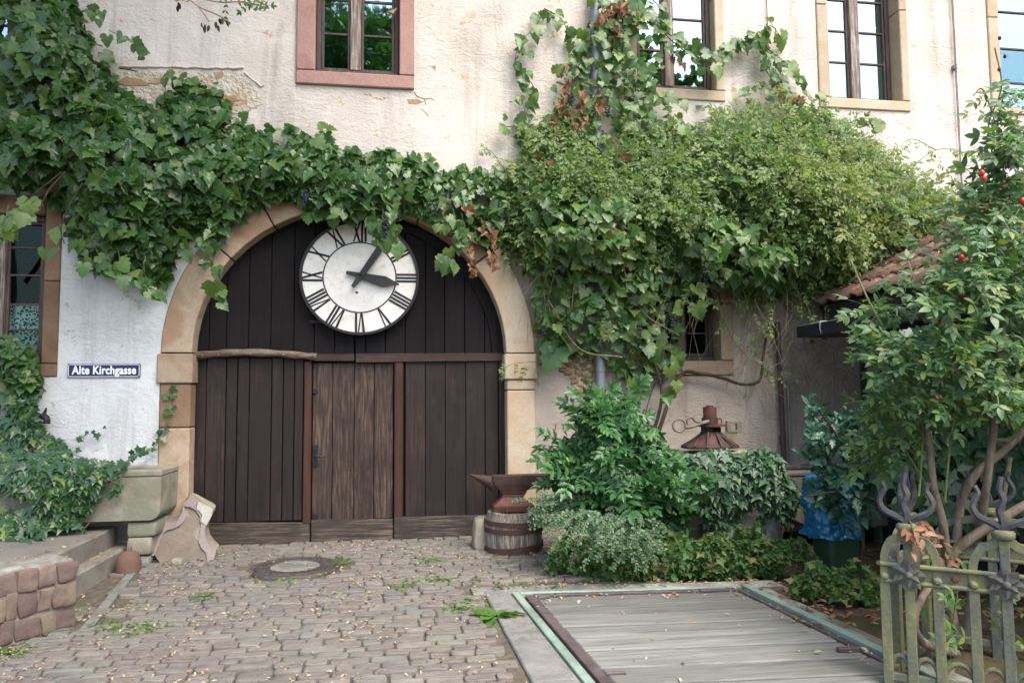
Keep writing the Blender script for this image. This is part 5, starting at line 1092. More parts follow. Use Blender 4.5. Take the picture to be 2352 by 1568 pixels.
m = MB(); p = fp0+fe*((xs[2]+xs[3])/2)+fn*.02; p[2] = zr; m.lathe([(.018, 0), (.012, .01)], 0, 0, 10, tf=lambda x, y, z: tuple(p+fe*x+np.array([0, 0, y])+fn*z)); m.build('rivet', 'rust_red', fence)
for s in (xs[0], xs[2], xs[3], xs[5]):
    m = MB(); p = fp0+fe*s+fn*.02; p = p.copy(); p[2] = zr-.02; m.lathe([(.022, 0), (.020, .012), (.008, .022)], 0, 0, 10, tf=lambda x, y, z, p=p: tuple(p+fe*x+np.array([0, 0, y])+fn*z)); m.build('boss', 'fence', fence)
def turn(v, a): return np.array([v[0]*math.cos(a)-v[1]*math.sin(a), v[0]*math.sin(a)+v[1]*math.cos(a), 0])
e2 = turn(fe, math.radians(75)); n2 = turn(fn, math.radians(75)-math.pi); panel(fp0, e2, -turn(fn, math.radians(75)), [.17, .42, .67], [1], [], .84, False)
P3 = fp0+e2*.86; panel(P3, fe, fn, [.02, .3, .6, .9, 1.2], [1, 3], [], 1.25, False)
# ================================================================== plants
DOWN = np.array([0, 0, -1.0]); OUTW = np.array([0, -1.0, 0])
def wall_vine(name, poly, n, Ts, mat, size, label, cat_, bulge, indiv=0, base=None, ramp_px=70, nrm=(0, -1, .45), tip=(0, -.35, -1), gap=.35, gsc=60, edge=14, seed=0, t=None, small=0, yb=-.04, lo=.2, spread=.55, tspread=.6, name_='leaf', szj=.28, top_free=True):
    t = t or thing(name, base, label, cat_); P = sample(poly, n, gap, gsc, seed, edge); d = np.maximum(edist(P, poly), 0)
    u = RNG.random(n)**.6*(1-lo)+lo; B = bulge(P) if callable(bulge) else bulge
    Y = (yb(P) if callable(yb) else yb)-B*(1-np.exp(-(d+8)/ramp_px))*u*(1+.35*wobble(P, 90, seed+3)); X = Wa(P, Y)
    s = (size(P) if callable(size) else size)*np.exp(RNG.normal(0, szj, n)).clip(.45, 1.6); plant_leaves(t, Ts, X, np.tile(np.array(nrm, float), (n, 1)), np.tile(np.array(tip, float), (n, 1)), s, M[mat], indiv, u, name_, name_+'s', spread, tspread)
    return t, X
def strands(t, paths, step, Ts, mat, size, Yf, r=.004, stem='twig_gr', nrm=(0, -1, .3), tip=(0, -.2, -1), jit=.03, spread=.4, tspread=.7, indiv=0, name_='leaf', par_stem='stem', kind_stem='stuff'):
    """shoots given by pixels; leaves set along them"""
    X = []; D = []; ms = MB()
    for k, pth in enumerate(paths):
        pts = cat([(W(q[0], q[1], q[2] if len(q) > 2 else Yf)) for q in pth], 8); ms.tube(pts, [r*(1-.6*i/len(pts)) for i in range(len(pts))], 4, cap=False)
        acc = 0
        for a, b in zip(pts, pts[1:]):
            seg = (b-a).length; acc += seg
            while acc > step: acc -= step; X.append(np.array(b)+RNG.normal(0, jit, 3)*np.array([1, .6, 1])); D.append(np.array((b-a).normalized())*.7)
    if stem: ms.build(par_stem, stem, t, kind=kind_stem)
    if X:
        n = len(X); X = np.array(X); D = np.array(D); plant_leaves(t, Ts, X, np.tile(np.array(nrm, float), (n, 1)), np.tile(np.array(tip, float), (n, 1))+D, size*np.exp(RNG.normal(0, .25, n)), M[mat], indiv, None, name_, name_+'s', spread, tspread)
def canes(t, lst, mat, name='stem'):
    for pts, r in lst:
        P = cat(pts, 5); m = MB(); m.tube(P, [r*(1-.35*i/len(P)) for i in range(len(P))], 7); m.build(name, mat, t)
def grapes(t, px, py, Y, L_=.13, seed=0):
    p = W(px, py, Y); m = MB(); rr = random.Random(seed)
    for k in range(26):
        u = rr.random(); r_ = .032*(1-u*.75); a = rr.random()*6.28; c_ = (p[0]+r_*math.cos(a), p[1]+r_*math.sin(a)*.8, p[2]-u*L_)
        m.lathe([(.004, c_[2]-.010), (.0095, c_[2]-.004), (.0095, c_[2]+.004), (.004, c_[2]+.010)], c_[0], c_[1], 6)
    m.build('grape_bunch', 'grape', t, kind='stuff')

# ---- left grapevine
VL = [(-20, -20), (150, -10), (165, 25), (200, 70), (225, 110), (240, 150), (250, 205), (330, 240), (380, 225), (430, 205), (480, 200), (525, 255), (575, 290), (650, 298), (700, 315), (770, 328), (850, 332), (920, 350), (975, 385), (1030, 400), (1100, 378), (1160, 392), (1190, 430), (1185, 520), (1150, 560), (1095, 560), (1050, 520), (1000, 492), (960, 485), (900, 500), (850, 512), (800, 506), (760, 488), (700, 466), (640, 452), (590, 458), (555, 480), (520, 520), (492, 545), (450, 520), (415, 530), (395, 575), (380, 640), (330, 655), (290, 610), (255, 600), (215, 590), (185, 560), (160, 500), (140, 455), (90, 425), (40, 420), (-20, 430)]
def vb(P): return np.interp(P[:, 0], [0, 300, 700, 1150], [.95, .65, .42, .34])
def vs_(P): return np.interp(P[:, 0], [0, 300, 800, 1150], [.125, .112, .10, .095])
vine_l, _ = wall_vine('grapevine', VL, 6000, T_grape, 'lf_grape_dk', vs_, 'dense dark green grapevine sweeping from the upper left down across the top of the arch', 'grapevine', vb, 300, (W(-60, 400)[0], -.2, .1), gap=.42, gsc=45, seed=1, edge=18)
strands(vine_l, [[(495, 520, -.4), (470, 560, -.38), (478, 600, -.35), (505, 640, -.33), (508, 690, -.32)], [(250, 70, -.4), (300, 95, -.3), (330, 130, -.25)], [(200, 10, -.4), (225, 30, -.4), (232, 55, -.4)], [(470, 215, -.3), (440, 190, -.2), (400, 180, -.15), (372, 182, -.12)],
    [(270, 570, -.5), (280, 610, -.48), (300, 640, -.46), (360, 668, -.45), (378, 655, -.45)], [(150, 520, -.6), (120, 550, -.6), (112, 580, -.6)], [(20, 470, -.9), (10, 520, -.9), (5, 560, -.9)], [(80, 460, -.8), (50, 490, -.8), (35, 500, -.8)], [(190, 540, -.5), (195, 590, -.5), (190, 620, -.5)],
    [(215, 560, -.5), (240, 610, -.5), (270, 630, -.5)], [(330, 600, -.45), (335, 650, -.45)], [(395, 520, -.4), (420, 545, -.4), (415, 575, -.4)]], .05, T_grape, 'lf_grape', .105, -.3)
strands(vine_l, [[(880, 480, -.35), (880, 520, -.33), (885, 555, -.32)], [(905, 490, -.35), (905, 530, -.33), (905, 560, -.32)], [(860, 480, -.35), (862, 515, -.33), (868, 545, -.33)], [(790, 470, -.3), (775, 495, -.3), (768, 510, -.3)], [(1040, 480, -.3), (1052, 530, -.3), (1045, 575, -.3), (1040, 610, -.3)], [(1060, 490, -.3), (1070, 540, -.3), (1066, 560, -.3)], [(1010, 470, -.3), (1025, 520, -.3)], [(700, 330, -.2), (740, 300, -.12), (760, 310, -.1)], [(960, 380, -.2), (985, 370, -.12)]], .042, T_grape, 'lf_grape', .11, -.3)
for i, q in enumerate([(884, 498, -.42), (886, 515, -.4), (1000, 455, -.42), (700, 440, -.4)]): grapes(vine_l, *q, seed=i)
canes(vine_l, [([W(-40, 620, -.3), W(60, 470, -.35), W(180, 420, -.3), W(340, 400, -.25), W(560, 380, -.2), W(800, 400, -.15), W(1100, 440, -.12)], .022), ([W(-40, 300, -.2), W(100, 350, -.3), W(280, 400, -.3)], .02), ([W(120, -30, -.1), W(135, 180, -.15), W(120, 420, -.3)], .018), ([W(150, 395, -1.0), W(110, 440, -1.0), W(88, 490, -1.0)], .008), ([W(142, 395, -1.0), W(55, 465, -1.0)], .006), ([W(190, 420, -.8), W(155, 480, -.8), W(140, 530, -.8), W(148, 560, -.8)], .006)], 'bark_dk')
strands(vine_l, [[(1085, 540, -.3), (1082, 590, -.3), (1085, 640, -.3)], [(1120, 520, -.3), (1133, 560, -.3), (1135, 610, -.3)], [(1105, 500, -.3), (1118, 540, -.3)], [(1060, 470, -.32), (1085, 480, -.32)]], .025, T_dead, 'lf_dead', .055, -.3, .003, 'twig', jit=.016, name_='dead_leaf', par_stem='dead_stem')

# ---- climbing rose with tiny leaflets, right
VR = [(1175, 400), (1215, 350), (1245, 290), (1300, 262), (1360, 300), (1420, 320), (1480, 300), (1560, 330), (1620, 290), (1700, 258), (1780, 240), (1850, 255), (1910, 285), (1960, 318), (2005, 330), (2035, 365), (2085, 400), (2140, 425), (2200, 450), (2240, 480), (2200, 530), (2130, 545), (2075, 575), (2010, 610), (1965, 640), (1950, 690), (1895, 690), (1830, 665), (1760, 690), (1700, 640), (1620, 600), (1560, 620), (1480, 660), (1400, 640), (1330, 600), (1260, 640), (1210, 600), (1180, 560), (1165, 500), (1160, 440)]
rose_c, _ = wall_vine('climbing_rose', VR, 9800, T_climb, 'lf_climb', lambda P: np.where(P[:, 0] > 1900, .14, .155), 'huge light green climbing rose with tiny leaflets billowing over the wall right of the arch', 'climbing rose', lambda P: np.interp(P[:, 0], [1160, 1400, 1900, 2200], [.42, .75, .85, 1.0]), 0, (W(1700, 900)[0], -.2, .1), gap=.30, gsc=40, seed=5, edge=22, nrm=(0, -1, .7), tip=(0, -.4, -.2), ramp_px=80, spread=.6, tspread=1.0, szj=.2, name_='compound_leaf')
strands(rose_c, [[(1250, 300, -.2), (1310, 230, -.15), (1345, 215, -.12)], [(1600, 330, -.3), (1680, 260, -.2), (1730, 225, -.15)], [(1900, 300, -.3), (1960, 285, -.3), (1990, 272, -.3)], [(2030, 500, -.6), (2085, 400, -.6), (2150, 345, -.6), (2230, 355, -.6), (2300, 400, -.6)], [(2020, 520, -.6), (2080, 450, -.6), (2170, 400, -.6)], [(2150, 345, -.6), (2100, 320, -.6), (2070, 330, -.6)], [(1900, 340, -.5), (1960, 320, -.5), (2010, 340, -.5)], [(1180, 420, -.3), (1130, 350, -.15), (1110, 345, -.1)], [(1240, 830, -.15), (1180, 835, -.15), (1150, 850, -.15)], [(1700, 640, -.4), (1720, 720, -.4), (1715, 780, -.4)], [(1560, 620, -.4), (1610, 680, -.4), (1650, 690, -.4), (1700, 690, -.4)], [(1830, 660, -.4), (1850, 720, -.35), (1870, 770, -.3)], [(1400, 640, -.4), (1420, 700, -.4), (1390, 730, -.4)], [(1650, 700, -.4), (1690, 790, -.35), (1760, 850, -.3), (1810, 870, -.3)], [(1735, 740, -.3), (1750, 790, -.3), (1755, 830, -.3)], [(1450, 330, -.5), (1500, 300, -.5), (1560, 320, -.5)]], .07, T_climb, 'lf_climb', .12, -.3, .005, 'twig_gr', jit=.03, name_='compound_leaf')
strands(rose_c, [[(1395, 440, -.6), (1400, 480, -.6), (1405, 520, -.6)], [(1440, 500, -.6), (1450, 540, -.6)], [(1380, 520, -.6), (1430, 560, -.6), (1450, 600, -.6)]], .06, T_climb, 'lf_dead', .12, -.5, .004, 'twig', name_='dead_leaf', par_stem='dead_stem')
wall_vine('', [(1700, 290), (1850, 270), (1990, 330), (2100, 410), (2240, 470), (2190, 540), (2050, 590), (1950, 660), (1850, 600), (1760, 450)], 2300, T_climb, 'lf_climb_y', .14, '', '', 1.05, t=rose_c, gap=.5, gsc=38, seed=61, edge=26, nrm=(0, -1, .7), tip=(0, -.4, -.2), spread=.6, tspread=1.0, lo=.6, name_='compound_leaf')
strands(rose_c, [[(x0_, y0_, -.5), (x0_+dx_*.6, y0_+dy_*.7, -.5), (x0_+dx_, y0_+dy_, -.48)] for x0_, y0_, dx_, dy_ in [(1560, 330, -20, -50), (1640, 300, 20, -55), (1700, 280, -30, -50), (1780, 260, 25, -50), (1900, 300, 50, -40), (1960, 330, 50, -30), (2020, 380, 60, -50), (2080, 420, 70, -40), (2140, 450, 70, -20), (2180, 480, 70, 10), (1460, 320, -30, -60), (1250, 320, -50, -40), (1190, 380, -60, -20), (1980, 640, 30, 50), (1900, 690, -10, 60), (1850, 680, 20, 70), (1780, 700, -15, 60), (2060, 590, 60, 30)]], .045, T_climb, 'lf_climb_y', .12, -.5, .004, 'twig_gr', jit=.02, name_='compound_leaf')
# tangle of thin stems hanging on the wall
m = MB(); rr = random.Random(21)
for k in range(190):
    x, y = rr.uniform(1690, 1985), rr.uniform(620, 880); Y = -rr.uniform(.03, .3); dx, dy = rr.uniform(-90, 90), rr.uniform(-10, 150)
    m.tube(cat([W(x, y, Y), W(x+dx*.4+rr.uniform(-25, 25), y+dy*.4, Y-rr.uniform(0, .1)), W(x+dx*.8+rr.uniform(-25, 25), y+dy*.8+rr.uniform(-20, 20), Y), W(min(1990, x+dx*1.1), y+dy, Y-.03)], 4), rr.uniform(.0014, .0028), 3, cap=False)
for k in range(120):
    x, y = rr.uniform(1230, 1850), rr.uniform(560, 700); Y = -rr.uniform(.08, .4); dx, dy = rr.uniform(-70, 70), rr.uniform(20, 170)
    m.tube(cat([W(x, y, Y), W(x+dx*.5+rr.uniform(-20, 20), y+dy*.4, Y), W(x+dx+rr.uniform(-20, 20), y+dy, Y)], 4), rr.uniform(.0016, .0035), 3, cap=False)
m.build('thin_stems', 'twig', rose_c, kind='stuff')
canes(rose_c, [([W(1400, 600, -.3), W(1500, 520, -.4), W(1700, 470, -.5), W(1950, 520, -.6), W(2150, 560, -.7)], .014), ([W(1300, 700, -.25), W(1400, 740, -.3), W(1440, 600, -.4)], .008), ([W(1430, 820, -.3), W(1330, 800, -.3), W(1260, 690, -.3)], .007), ([W(1560, 770, -.35), W(1480, 720, -.35), W(1440, 640, -.4)], .006), ([W(1440, 660, -.5), W(1430, 600, -.5), W(1405, 520, -.5)], .007)], 'twig')

# ---- right grapevine
GR = [(1185, 440), (1260, 400), (1330, 420), (1400, 380), (1470, 300), (1560, 260), (1590, 360), (1640, 430), (1740, 470), (1850, 520), (1890, 580), (1885, 640), (1820, 670), (1760, 640), (1690, 650), (1640, 700), (1600, 680), (1560, 700), (1560, 790), (1545, 850), (1500, 870), (1440, 880), (1420, 850), (1380, 820), (1300, 815), (1250, 790), (1232, 740), (1215, 690), (1205, 620), (1190, 540)]
vine_r, _ = wall_vine('grapevine', GR, 1000, T_grape, 'lf_grape', .11, 'lighter green grapevine right of the arch, its shoots climbing the grey downpipe', 'grapevine', lambda P: np.interp(P[:, 1], [260, 500, 700, 900], [.45, .60, .45, .35]), 300, (W(1500, 920)[0], -.2, .1), gap=.05, gsc=60, seed=8, edge=10, lo=.75)
for q_, n_, b_ in (([(1590, 440), (1750, 470), (1880, 560), (1880, 650), (1760, 670), (1620, 640), (1560, 560)], 190, .98), ([(1195, 400), (1420, 400), (1560, 500), (1500, 600), (1400, 640), (1240, 600)], 200, .84), ([(1560, 330), (1700, 380), (1860, 420), (1800, 480), (1600, 420)], 50, .9)):
    wall_vine('', q_, int(n_*1.4), T_grape, 'lf_grape', .11, '', '', b_, t=vine_r, gap=.35, gsc=35, seed=int(n_), edge=6, lo=.93, ramp_px=45)
CH = [[(1300, 330, -.15), (1290, 250, -.15), (1310, 180, -.15), (1350, 120, -.15), (1370, 60, -.15), (1410, 20, -.15), (1450, -20, -.15)], [(1340, 340, -.2), (1350, 260, -.2), (1380, 190, -.2), (1400, 120, -.2), (1420, 60, -.2), (1470, 10, -.2)], [(1400, 320, -.2), (1430, 250, -.2), (1440, 180, -.2), (1430, 110, -.2), (1460, 40, -.2)], [(1460, 310, -.2), (1470, 260, -.2), (1460, 200, -.2), (1490, 150, -.2)], [(1560, 330, -.15), (1530, 250, -.15), (1500, 200, -.15), (1470, 150, -.2)],
      [(1180, 315, -.1), (1210, 290, -.1), (1205, 250, -.1), (1225, 200, -.1), (1185, 150, -.1), (1195, 100, -.1), (1230, 60, -.1), (1250, 20, -.1)], [(1250, 20, -.1), (1290, 45, -.1), (1310, 90, -.1), (1340, 130, -.15)], [(1150, 290, -.1), (1180, 292, -.1)], [(1170, 235, -.1), (1190, 232, -.1)],
      [(1470, 20, -.2), (1510, 60, -.2), (1550, 100, -.2), (1610, 140, -.2), (1650, 120, -.15), (1690, 100, -.12), (1740, 90, -.12), (1760, 60, -.12)], [(1520, 70, -.2), (1590, 110, -.2), (1640, 150, -.15), (1660, 110, -.15)], [(1480, -20, -.2), (1520, 30, -.2), (1500, 80, -.2)], [(1750, 90, -.12), (1750, 140, -.12), (1770, 190, -.12), (1720, 210, -.12)], [(1760, 110, -.12), (1810, 150, -.12), (1830, 180, -.12), (1870, 230, -.12)], [(1780, 160, -.12), (1800, 200, -.12), (1830, 240, -.12)], [(1880, 300, -.3), (1930, 290, -.3), (1960, 280, -.3), (1995, 272, -.3)], [(1740, 80, -.12), (1770, 60, -.12), (1790, 80, -.12)]]
strands(vine_r, CH, .045, T_grape, 'lf_grape', .11, -.15, .006, 'bark_dk', jit=.045, spread=.35)
strands(vine_r, CH[:5], .05, T_grape, 'lf_grape', .11, -.2, .004, 'bark_dk', jit=.12, spread=.4)
strands(vine_r, [[(1540, 790, -.5), (1545, 850, -.5), (1540, 900, -.48), (1525, 935, -.46)], [(1480, 840, -.5), (1490, 870, -.5), (1485, 890, -.48)], [(1610, 640, -.5), (1590, 690, -.5), (1560, 700, -.5)], [(1260, 700, -.3), (1275, 770, -.3), (1265, 800, -.3)], [(1435, 850, -.45), (1440, 880, -.45)]], .11, T_grape, 'lf_grape', .17, -.5, jit=.05)
strands(vine_r, [[(1395, -10, -.22), (1405, 30, -.22), (1400, 60, -.22), (1420, 80, -.22)], [(1425, 0, -.22), (1430, 40, -.22)], [(1380, 20, -.22), (1385, 60, -.22)], [(1290, 150, -.2), (1300, 200, -.2), (1290, 240, -.2), (1300, 280, -.2)], [(1330, 200, -.25), (1340, 260, -.25), (1330, 300, -.25)], [(1370, 220, -.25), (1380, 260, -.25)], [(1260, 270, -.2), (1280, 320, -.25), (1285, 370, -.3)], [(1240, 370, -.3), (1280, 390, -.3)], [(1780, 190, -.15), (1800, 225, -.15), (1840, 230, -.15)], [(1540, 130, -.15), (1560, 150, -.15)], [(1400, 330, -.4), (1440, 360, -.4)]], .022, T_dead, 'lf_dead', .06, -.2, .003, 'twig', jit=.022, name_='dead_leaf', par_stem='dead_stem')
for i, q in enumerate([(1310, 215, -.3), (1395, 240, -.3), (1380, 330, -.4), (1545, 720, -.5), (1470, 740, -.5), (1520, 855, -.5), (1250, 740, -.35), (1620, 620, -.6), (1830, 560, -.7)]): grapes(vine_r, *q, seed=i+9)
canes(vine_r, [([W(1510, 1000, -.25), W(1560, 865, -.12), W(1610, 858, -.10), W(1660, 868, -.10), W(1705, 882, -.11), W(1745, 872, -.12), W(1755, 800, -.12), W(1768, 740, -.12), W(1775, 660, -.15)], .021), ([W(1500, 1000, -.3), W(1520, 900, -.25), W(1490, 780, -.2), W(1470, 620, -.2), W(1450, 400, -.2)], .018), ([W(1385, 950, -.25), W(1330, 850, -.15), W(1250, 800, -.12)], .006), ([W(1300, 330, -.12), W(1310, 240, -.12), W(1320, 160, -.12)], .016), ([W(1405, 120, -.12), W(1420, 0, -.12), W(1425, -60, -.12)], .012), ([W(1460, 960, -.2), W(1475, 880, -.15), W(1440, 820, -.15)], .006), ([W(1480, 960, -.2), W(1500, 890, -.15), W(1530, 840, -.15)], .006)], 'bark_dk')

# ---- ivy, left
def bush(name, poly, n, Ts, mat, size, dep, thick, label, cat_, base, indiv=0, nrm=(0, -1, .6), tip=(0, -.3, -.8), gap=.3, gsc=50, seed=0, edge=12, spread=.5, tspread=.8, t=None, ramp_px=60, lo=.1, szj=.25, name_='leaf', rampf=None):
    """volume of leaves: a rounded mass, thick in the middle, that stands at its own depth"""
    t = t or thing(name, base, label, cat_); P = sample(poly, n, gap, gsc, seed, edge); d = np.maximum(edist(P, poly), 0); u = RNG.random(n)**.7*(1-lo)+lo
    dd = dep(P) if callable(dep) else np.full(n, dep); th = thick(P) if callable(thick) else thick
    Dp = dd-th*np.sqrt(1-np.exp(-(d+3)/ramp_px))*u*(1+.3*wobble(P, 60, seed+5)); X = DPa(P, Dp); X[:, 2] = np.maximum(X[:, 2], .02+np.array([gz(y) for y in X[:, 1]]))
    s = (size(P) if callable(size) else size)*np.exp(RNG.normal(0, szj, n)).clip(.5, 1.6)
    plant_leaves(t, Ts, X, np.tile(np.array(nrm, float), (n, 1)), np.tile(np.array(tip, float), (n, 1)), s, M[mat], indiv, u, name_, name_+'s', spread, tspread); return t
IL = [(-20, 890), (40, 880), (85, 905), (95, 960), (110, 990), (150, 1015), (165, 1050), (205, 1062), (245, 1064), (272, 1062), (262, 1080), (250, 1092), (235, 1120), (205, 1150), (185, 1175), (170, 1200), (110, 1212), (100, 1240), (-20, 1250)]
ivy_l, _ = wall_vine('ivy', IL, 3400, T_ivy, 'lf_ivy', .078, 'dark green ivy mass spilling over the grey trough at the left edge', 'ivy', .22, 300, (W(0, 1240, -.6)[0], -.7, .35), edge=10, seed=11, spread=.32, tspread=.4, gap=.6, ramp_px=50, yb=lambda P: np.interp(P[:, 1], [880, 1030, 1066, 1180, 1250], [-.06, -.12, -.58, -.60, -.85]), nrm=(0, -1, .55))
strands(ivy_l, [[(290, 1060, -.62), (330, 1035, -.2), (355, 1025, -.1), (375, 990, -.08), (385, 960, -.07), (392, 930, -.07), (390, 895, -.07)], [(250, 1145, -.66), (265, 1110, -.66), (285, 1085, -.66)], [(165, 1010, -.15), (195, 1000, -.12), (235, 985, -.1)], [(205, 1200, -.66), (190, 1220, -.66), (185, 1250, -.66)], [(210, 1150, -.66), (255, 1130, -.66), (275, 1115, -.66)], [(215, 1100, -.66), (260, 1090, -.66), (282, 1070, -.66)], [(160, 1040, -.3), (240, 1065, -.5), (300, 1055, -.6)]], .035, T_ivy, 'lf_ivy', .06, -.3, .004, 'twig', jit=.018, spread=.3)
strands(ivy_l, [[(90, 1215, -.6), (95, 1250, -.8), (60, 1255, -1.0)], [(10, 1240, -.9), (80, 1235, -.9)], [(105, 1195, -.68), (110, 1240, -.7)], [(175, 1290, -.4), (230, 1265, -.4), (260, 1275, -.4)], [(160, 1240, -.4), (230, 1255, -.3)]], .03, T_ivy, 'lf_ivy', .07, -.5, .003, None, jit=.03)
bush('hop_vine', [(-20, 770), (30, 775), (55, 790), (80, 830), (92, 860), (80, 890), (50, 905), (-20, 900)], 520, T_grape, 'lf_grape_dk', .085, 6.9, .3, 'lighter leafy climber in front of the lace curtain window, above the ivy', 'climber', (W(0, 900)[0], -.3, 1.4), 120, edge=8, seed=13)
bush('hop_vine', [(60, 895), (100, 870), (112, 880), (105, 905), (75, 915)], 26, T_grape, 'lf_grape', .09, 6.95, .1, '', '', None, 0, t=bpy.data.objects['hop_vine'], gap=.1, edge=3, name_='leaf')

# ---- ivy mound right
IM = [(1572, 1040), (1620, 1028), (1690, 1038), (1760, 1030), (1795, 1042), (1808, 1090), (1830, 1130), (1825, 1175), (1790, 1195), (1770, 1175), (1740, 1195), (1700, 1185), (1650, 1210), (1600, 1220), (1560, 1200), (1560, 1100)]
ivy_r = bush('ivy', IM, 1700, T_ivy, 'lf_ivy_bl', .085, 6.72, .22, 'blue green ivy covering the stone block below the rusty jack', 'ivy', (W(1690, 1250, -1)[0], -1.05, .08), 300, edge=9, seed=15, spread=.33, tspread=.4, ramp_px=90, gap=.5)
strands(ivy_r, [[(1800, 1120, -.9), (1830, 1150, -.95), (1850, 1175, -1.0)], [(1790, 1140, -1.0), (1810, 1190, -1.05), (1815, 1220, -1.1)], [(1730, 1185, -1.3), (1745, 1225, -1.3), (1750, 1260, -1.3)], [(1650, 1195, -1.25), (1680, 1235, -1.25)]], .035, T_ivy, 'lf_ivy_bl', .07, -1, .003, 'twig', jit=.02)
# ---- glossy bush
MH = [(1272, 1030), (1285, 1015), (1310, 1035), (1335, 1030), (1345, 985), (1322, 930), (1350, 905), (1395, 925), (1440, 915), (1455, 935), (1470, 980), (1500, 1030), (1530, 1060), (1580, 1080), (1590, 1130), (1560, 1170), (1500, 1190), (1440, 1205), (1390, 1200), (1330, 1170), (1300, 1145), (1285, 1110), (1278, 1065)]
mah = bush('glossy_bush', MH, 1300, T_mah, 'lf_mah', .16, 6.75, .85, 'large glossy dark green bush with spiny leaflets right of the anvil', 'bush', tuple(G(1430, 1300)), 0, nrm=(0, -.7, .8), tip=(.0, -.5, .2), edge=13, seed=17, spread=.55, tspread=1.1, name_='compound_leaf')
P = sample(MH, 24, .1, 40, 18, 8); X = DPa(P, 5.95+RNG.random(24)*.15); plant_leaves(mah, T_holly, X, np.tile([0, -1, .5], (24, 1)), np.tile([0, 0, 1.0], (24, 1)), np.full(24, .045), M['lf_mah_y'], 0, None, 'young_leaf', 'young_leaves', .5, 1)
canes(mah, [([G(1430+dx, 1290), DP(1430+dx*1.5+rr.uniform(-10, 10), 1150, 6.5), DP(1430+dx*2.4, 1000, 6.5)], .012) for dx in (-40, -15, 10, 35)], 'bark_dk')
# ---- small leaved grey shrub: sprays of tiny round leaves
cot = thing('small_leaved_shrub', tuple(G(1380, 1305)), 'low arching shrub with tiny round grey green leaves reaching across the anvil stump', 'shrub')
CT = []
rr = random.Random(31)
for k in range(75):
    x0, y0 = rr.uniform(1330, 1520), rr.uniform(1170, 1240); a = rr.uniform(-2.9, .1) if rr.random() < .55 else rr.uniform(2.2, 4.4); 
    ex_, ey_ = x0+rr.uniform(-90, 60), y0+rr.uniform(20, 80); D0 = rr.uniform(5.75, 6.25)
    CT.append([(x0, y0, D0), ((x0+ex_)/2+rr.uniform(-10, 10), (y0+ey_)/2-14, D0-.12), (ex_, ey_, D0-.2)])
for k in range(26):
    y0 = rr.uniform(1145, 1215); CT.append([(1340+rr.uniform(-20, 60), y0+rr.uniform(-10, 20), 6.15), (1290, y0-8, 6.05), (1215+rr.uniform(0, 50), y0+rr.uniform(-15, 20), 5.95)])
CT += [[(1310, 1160, 6.1), (1250, 1150, 6.0), (1180, 1147, 5.9)], [(1320, 1190, 6.1), (1270, 1180, 6.0), (1225, 1187, 5.95)], [(1450, 1230, 5.8), (1440, 1270, 5.75), (1425, 1290, 5.7)], [(1500, 1230, 5.8), (1490, 1280, 5.75), (1478, 1310, 5.7)]]
X = []; D = []; ms = MB()
for pth in CT:
    pts = cat([DP(*q) for q in pth], 8); ms.tube(pts, .0022, 3, cap=False); acc = 0
    for a, b in zip(pts, pts[1:]):
        acc += (b-a).length
        while acc > .011: acc -= .011; X.append(np.array(b)); D.append(np.array((b-a).normalized()))
ms.build('stems', 'twig', cot, kind='stuff'); X = np.array(X); D = np.array(D); n = len(X); side = np.cross(D, np.array([0, -.6, .8])); side *= np.where(np.arange(n) % 2, 1, -1)[:, None]
X[:, 2] = np.maximum(X[:, 2], .12); plant_leaves(cot, T_round, X+side*.006, np.tile([0, -.8, .7], (n, 1)), side+D*.4, np.full(n, .024)*np.exp(RNG.normal(0, .2, n)), M['lf_cot'], 0, None, 'leaf', 'tiny_leaves', .35, .2)
# ---- ground cover in front
GC = [(1235, 1245), (1290, 1225), (1360, 1235), (1440, 1230), (1540, 1235), (1640, 1225), (1740, 1232), (1810, 1230), (1848, 1262), (1840, 1300), (1790, 1330), (1700, 1335), (1600, 1338), (1500, 1345), (1440, 1350), (1400, 1335), (1330, 1325), (1270, 1300), (1230, 1275)]
gc = bush('ground_cover', GC, 4600, T_ivy, 'lf_cover', .052, 6.15, lambda P: np.interp(P[:, 1], [1230, 1345], [.15, .35]), 'low yellow green leafy plants at the foot of the bushes behind the weighbridge', 'ground cover', tuple(G(1520, 1340)), 220, spread=.75, edge=26, seed=19, gap=.42, nrm=(0, -.6, .9), tip=(0, -.8, -.3), ramp_px=40)
# second patch at the right of the weighbridge
GC2 = [(1830, 1330), (1880, 1300), (1950, 1310), (2030, 1320), (2050, 1400), (2040, 1450), (1960, 1430), (1900, 1400), (1840, 1375)]
bush('ground_cover', GC2, 1700, T_ivy, 'lf_cover', .055, 5.6, .4, 'dull green leafy plants between the weighbridge and the iron guard', 'ground cover', tuple(G(1950, 1420)), 100, spread=.75, edge=24, seed=23, gap=.42, nrm=(0, -.6, .9), tip=(0, -.8, -.3))
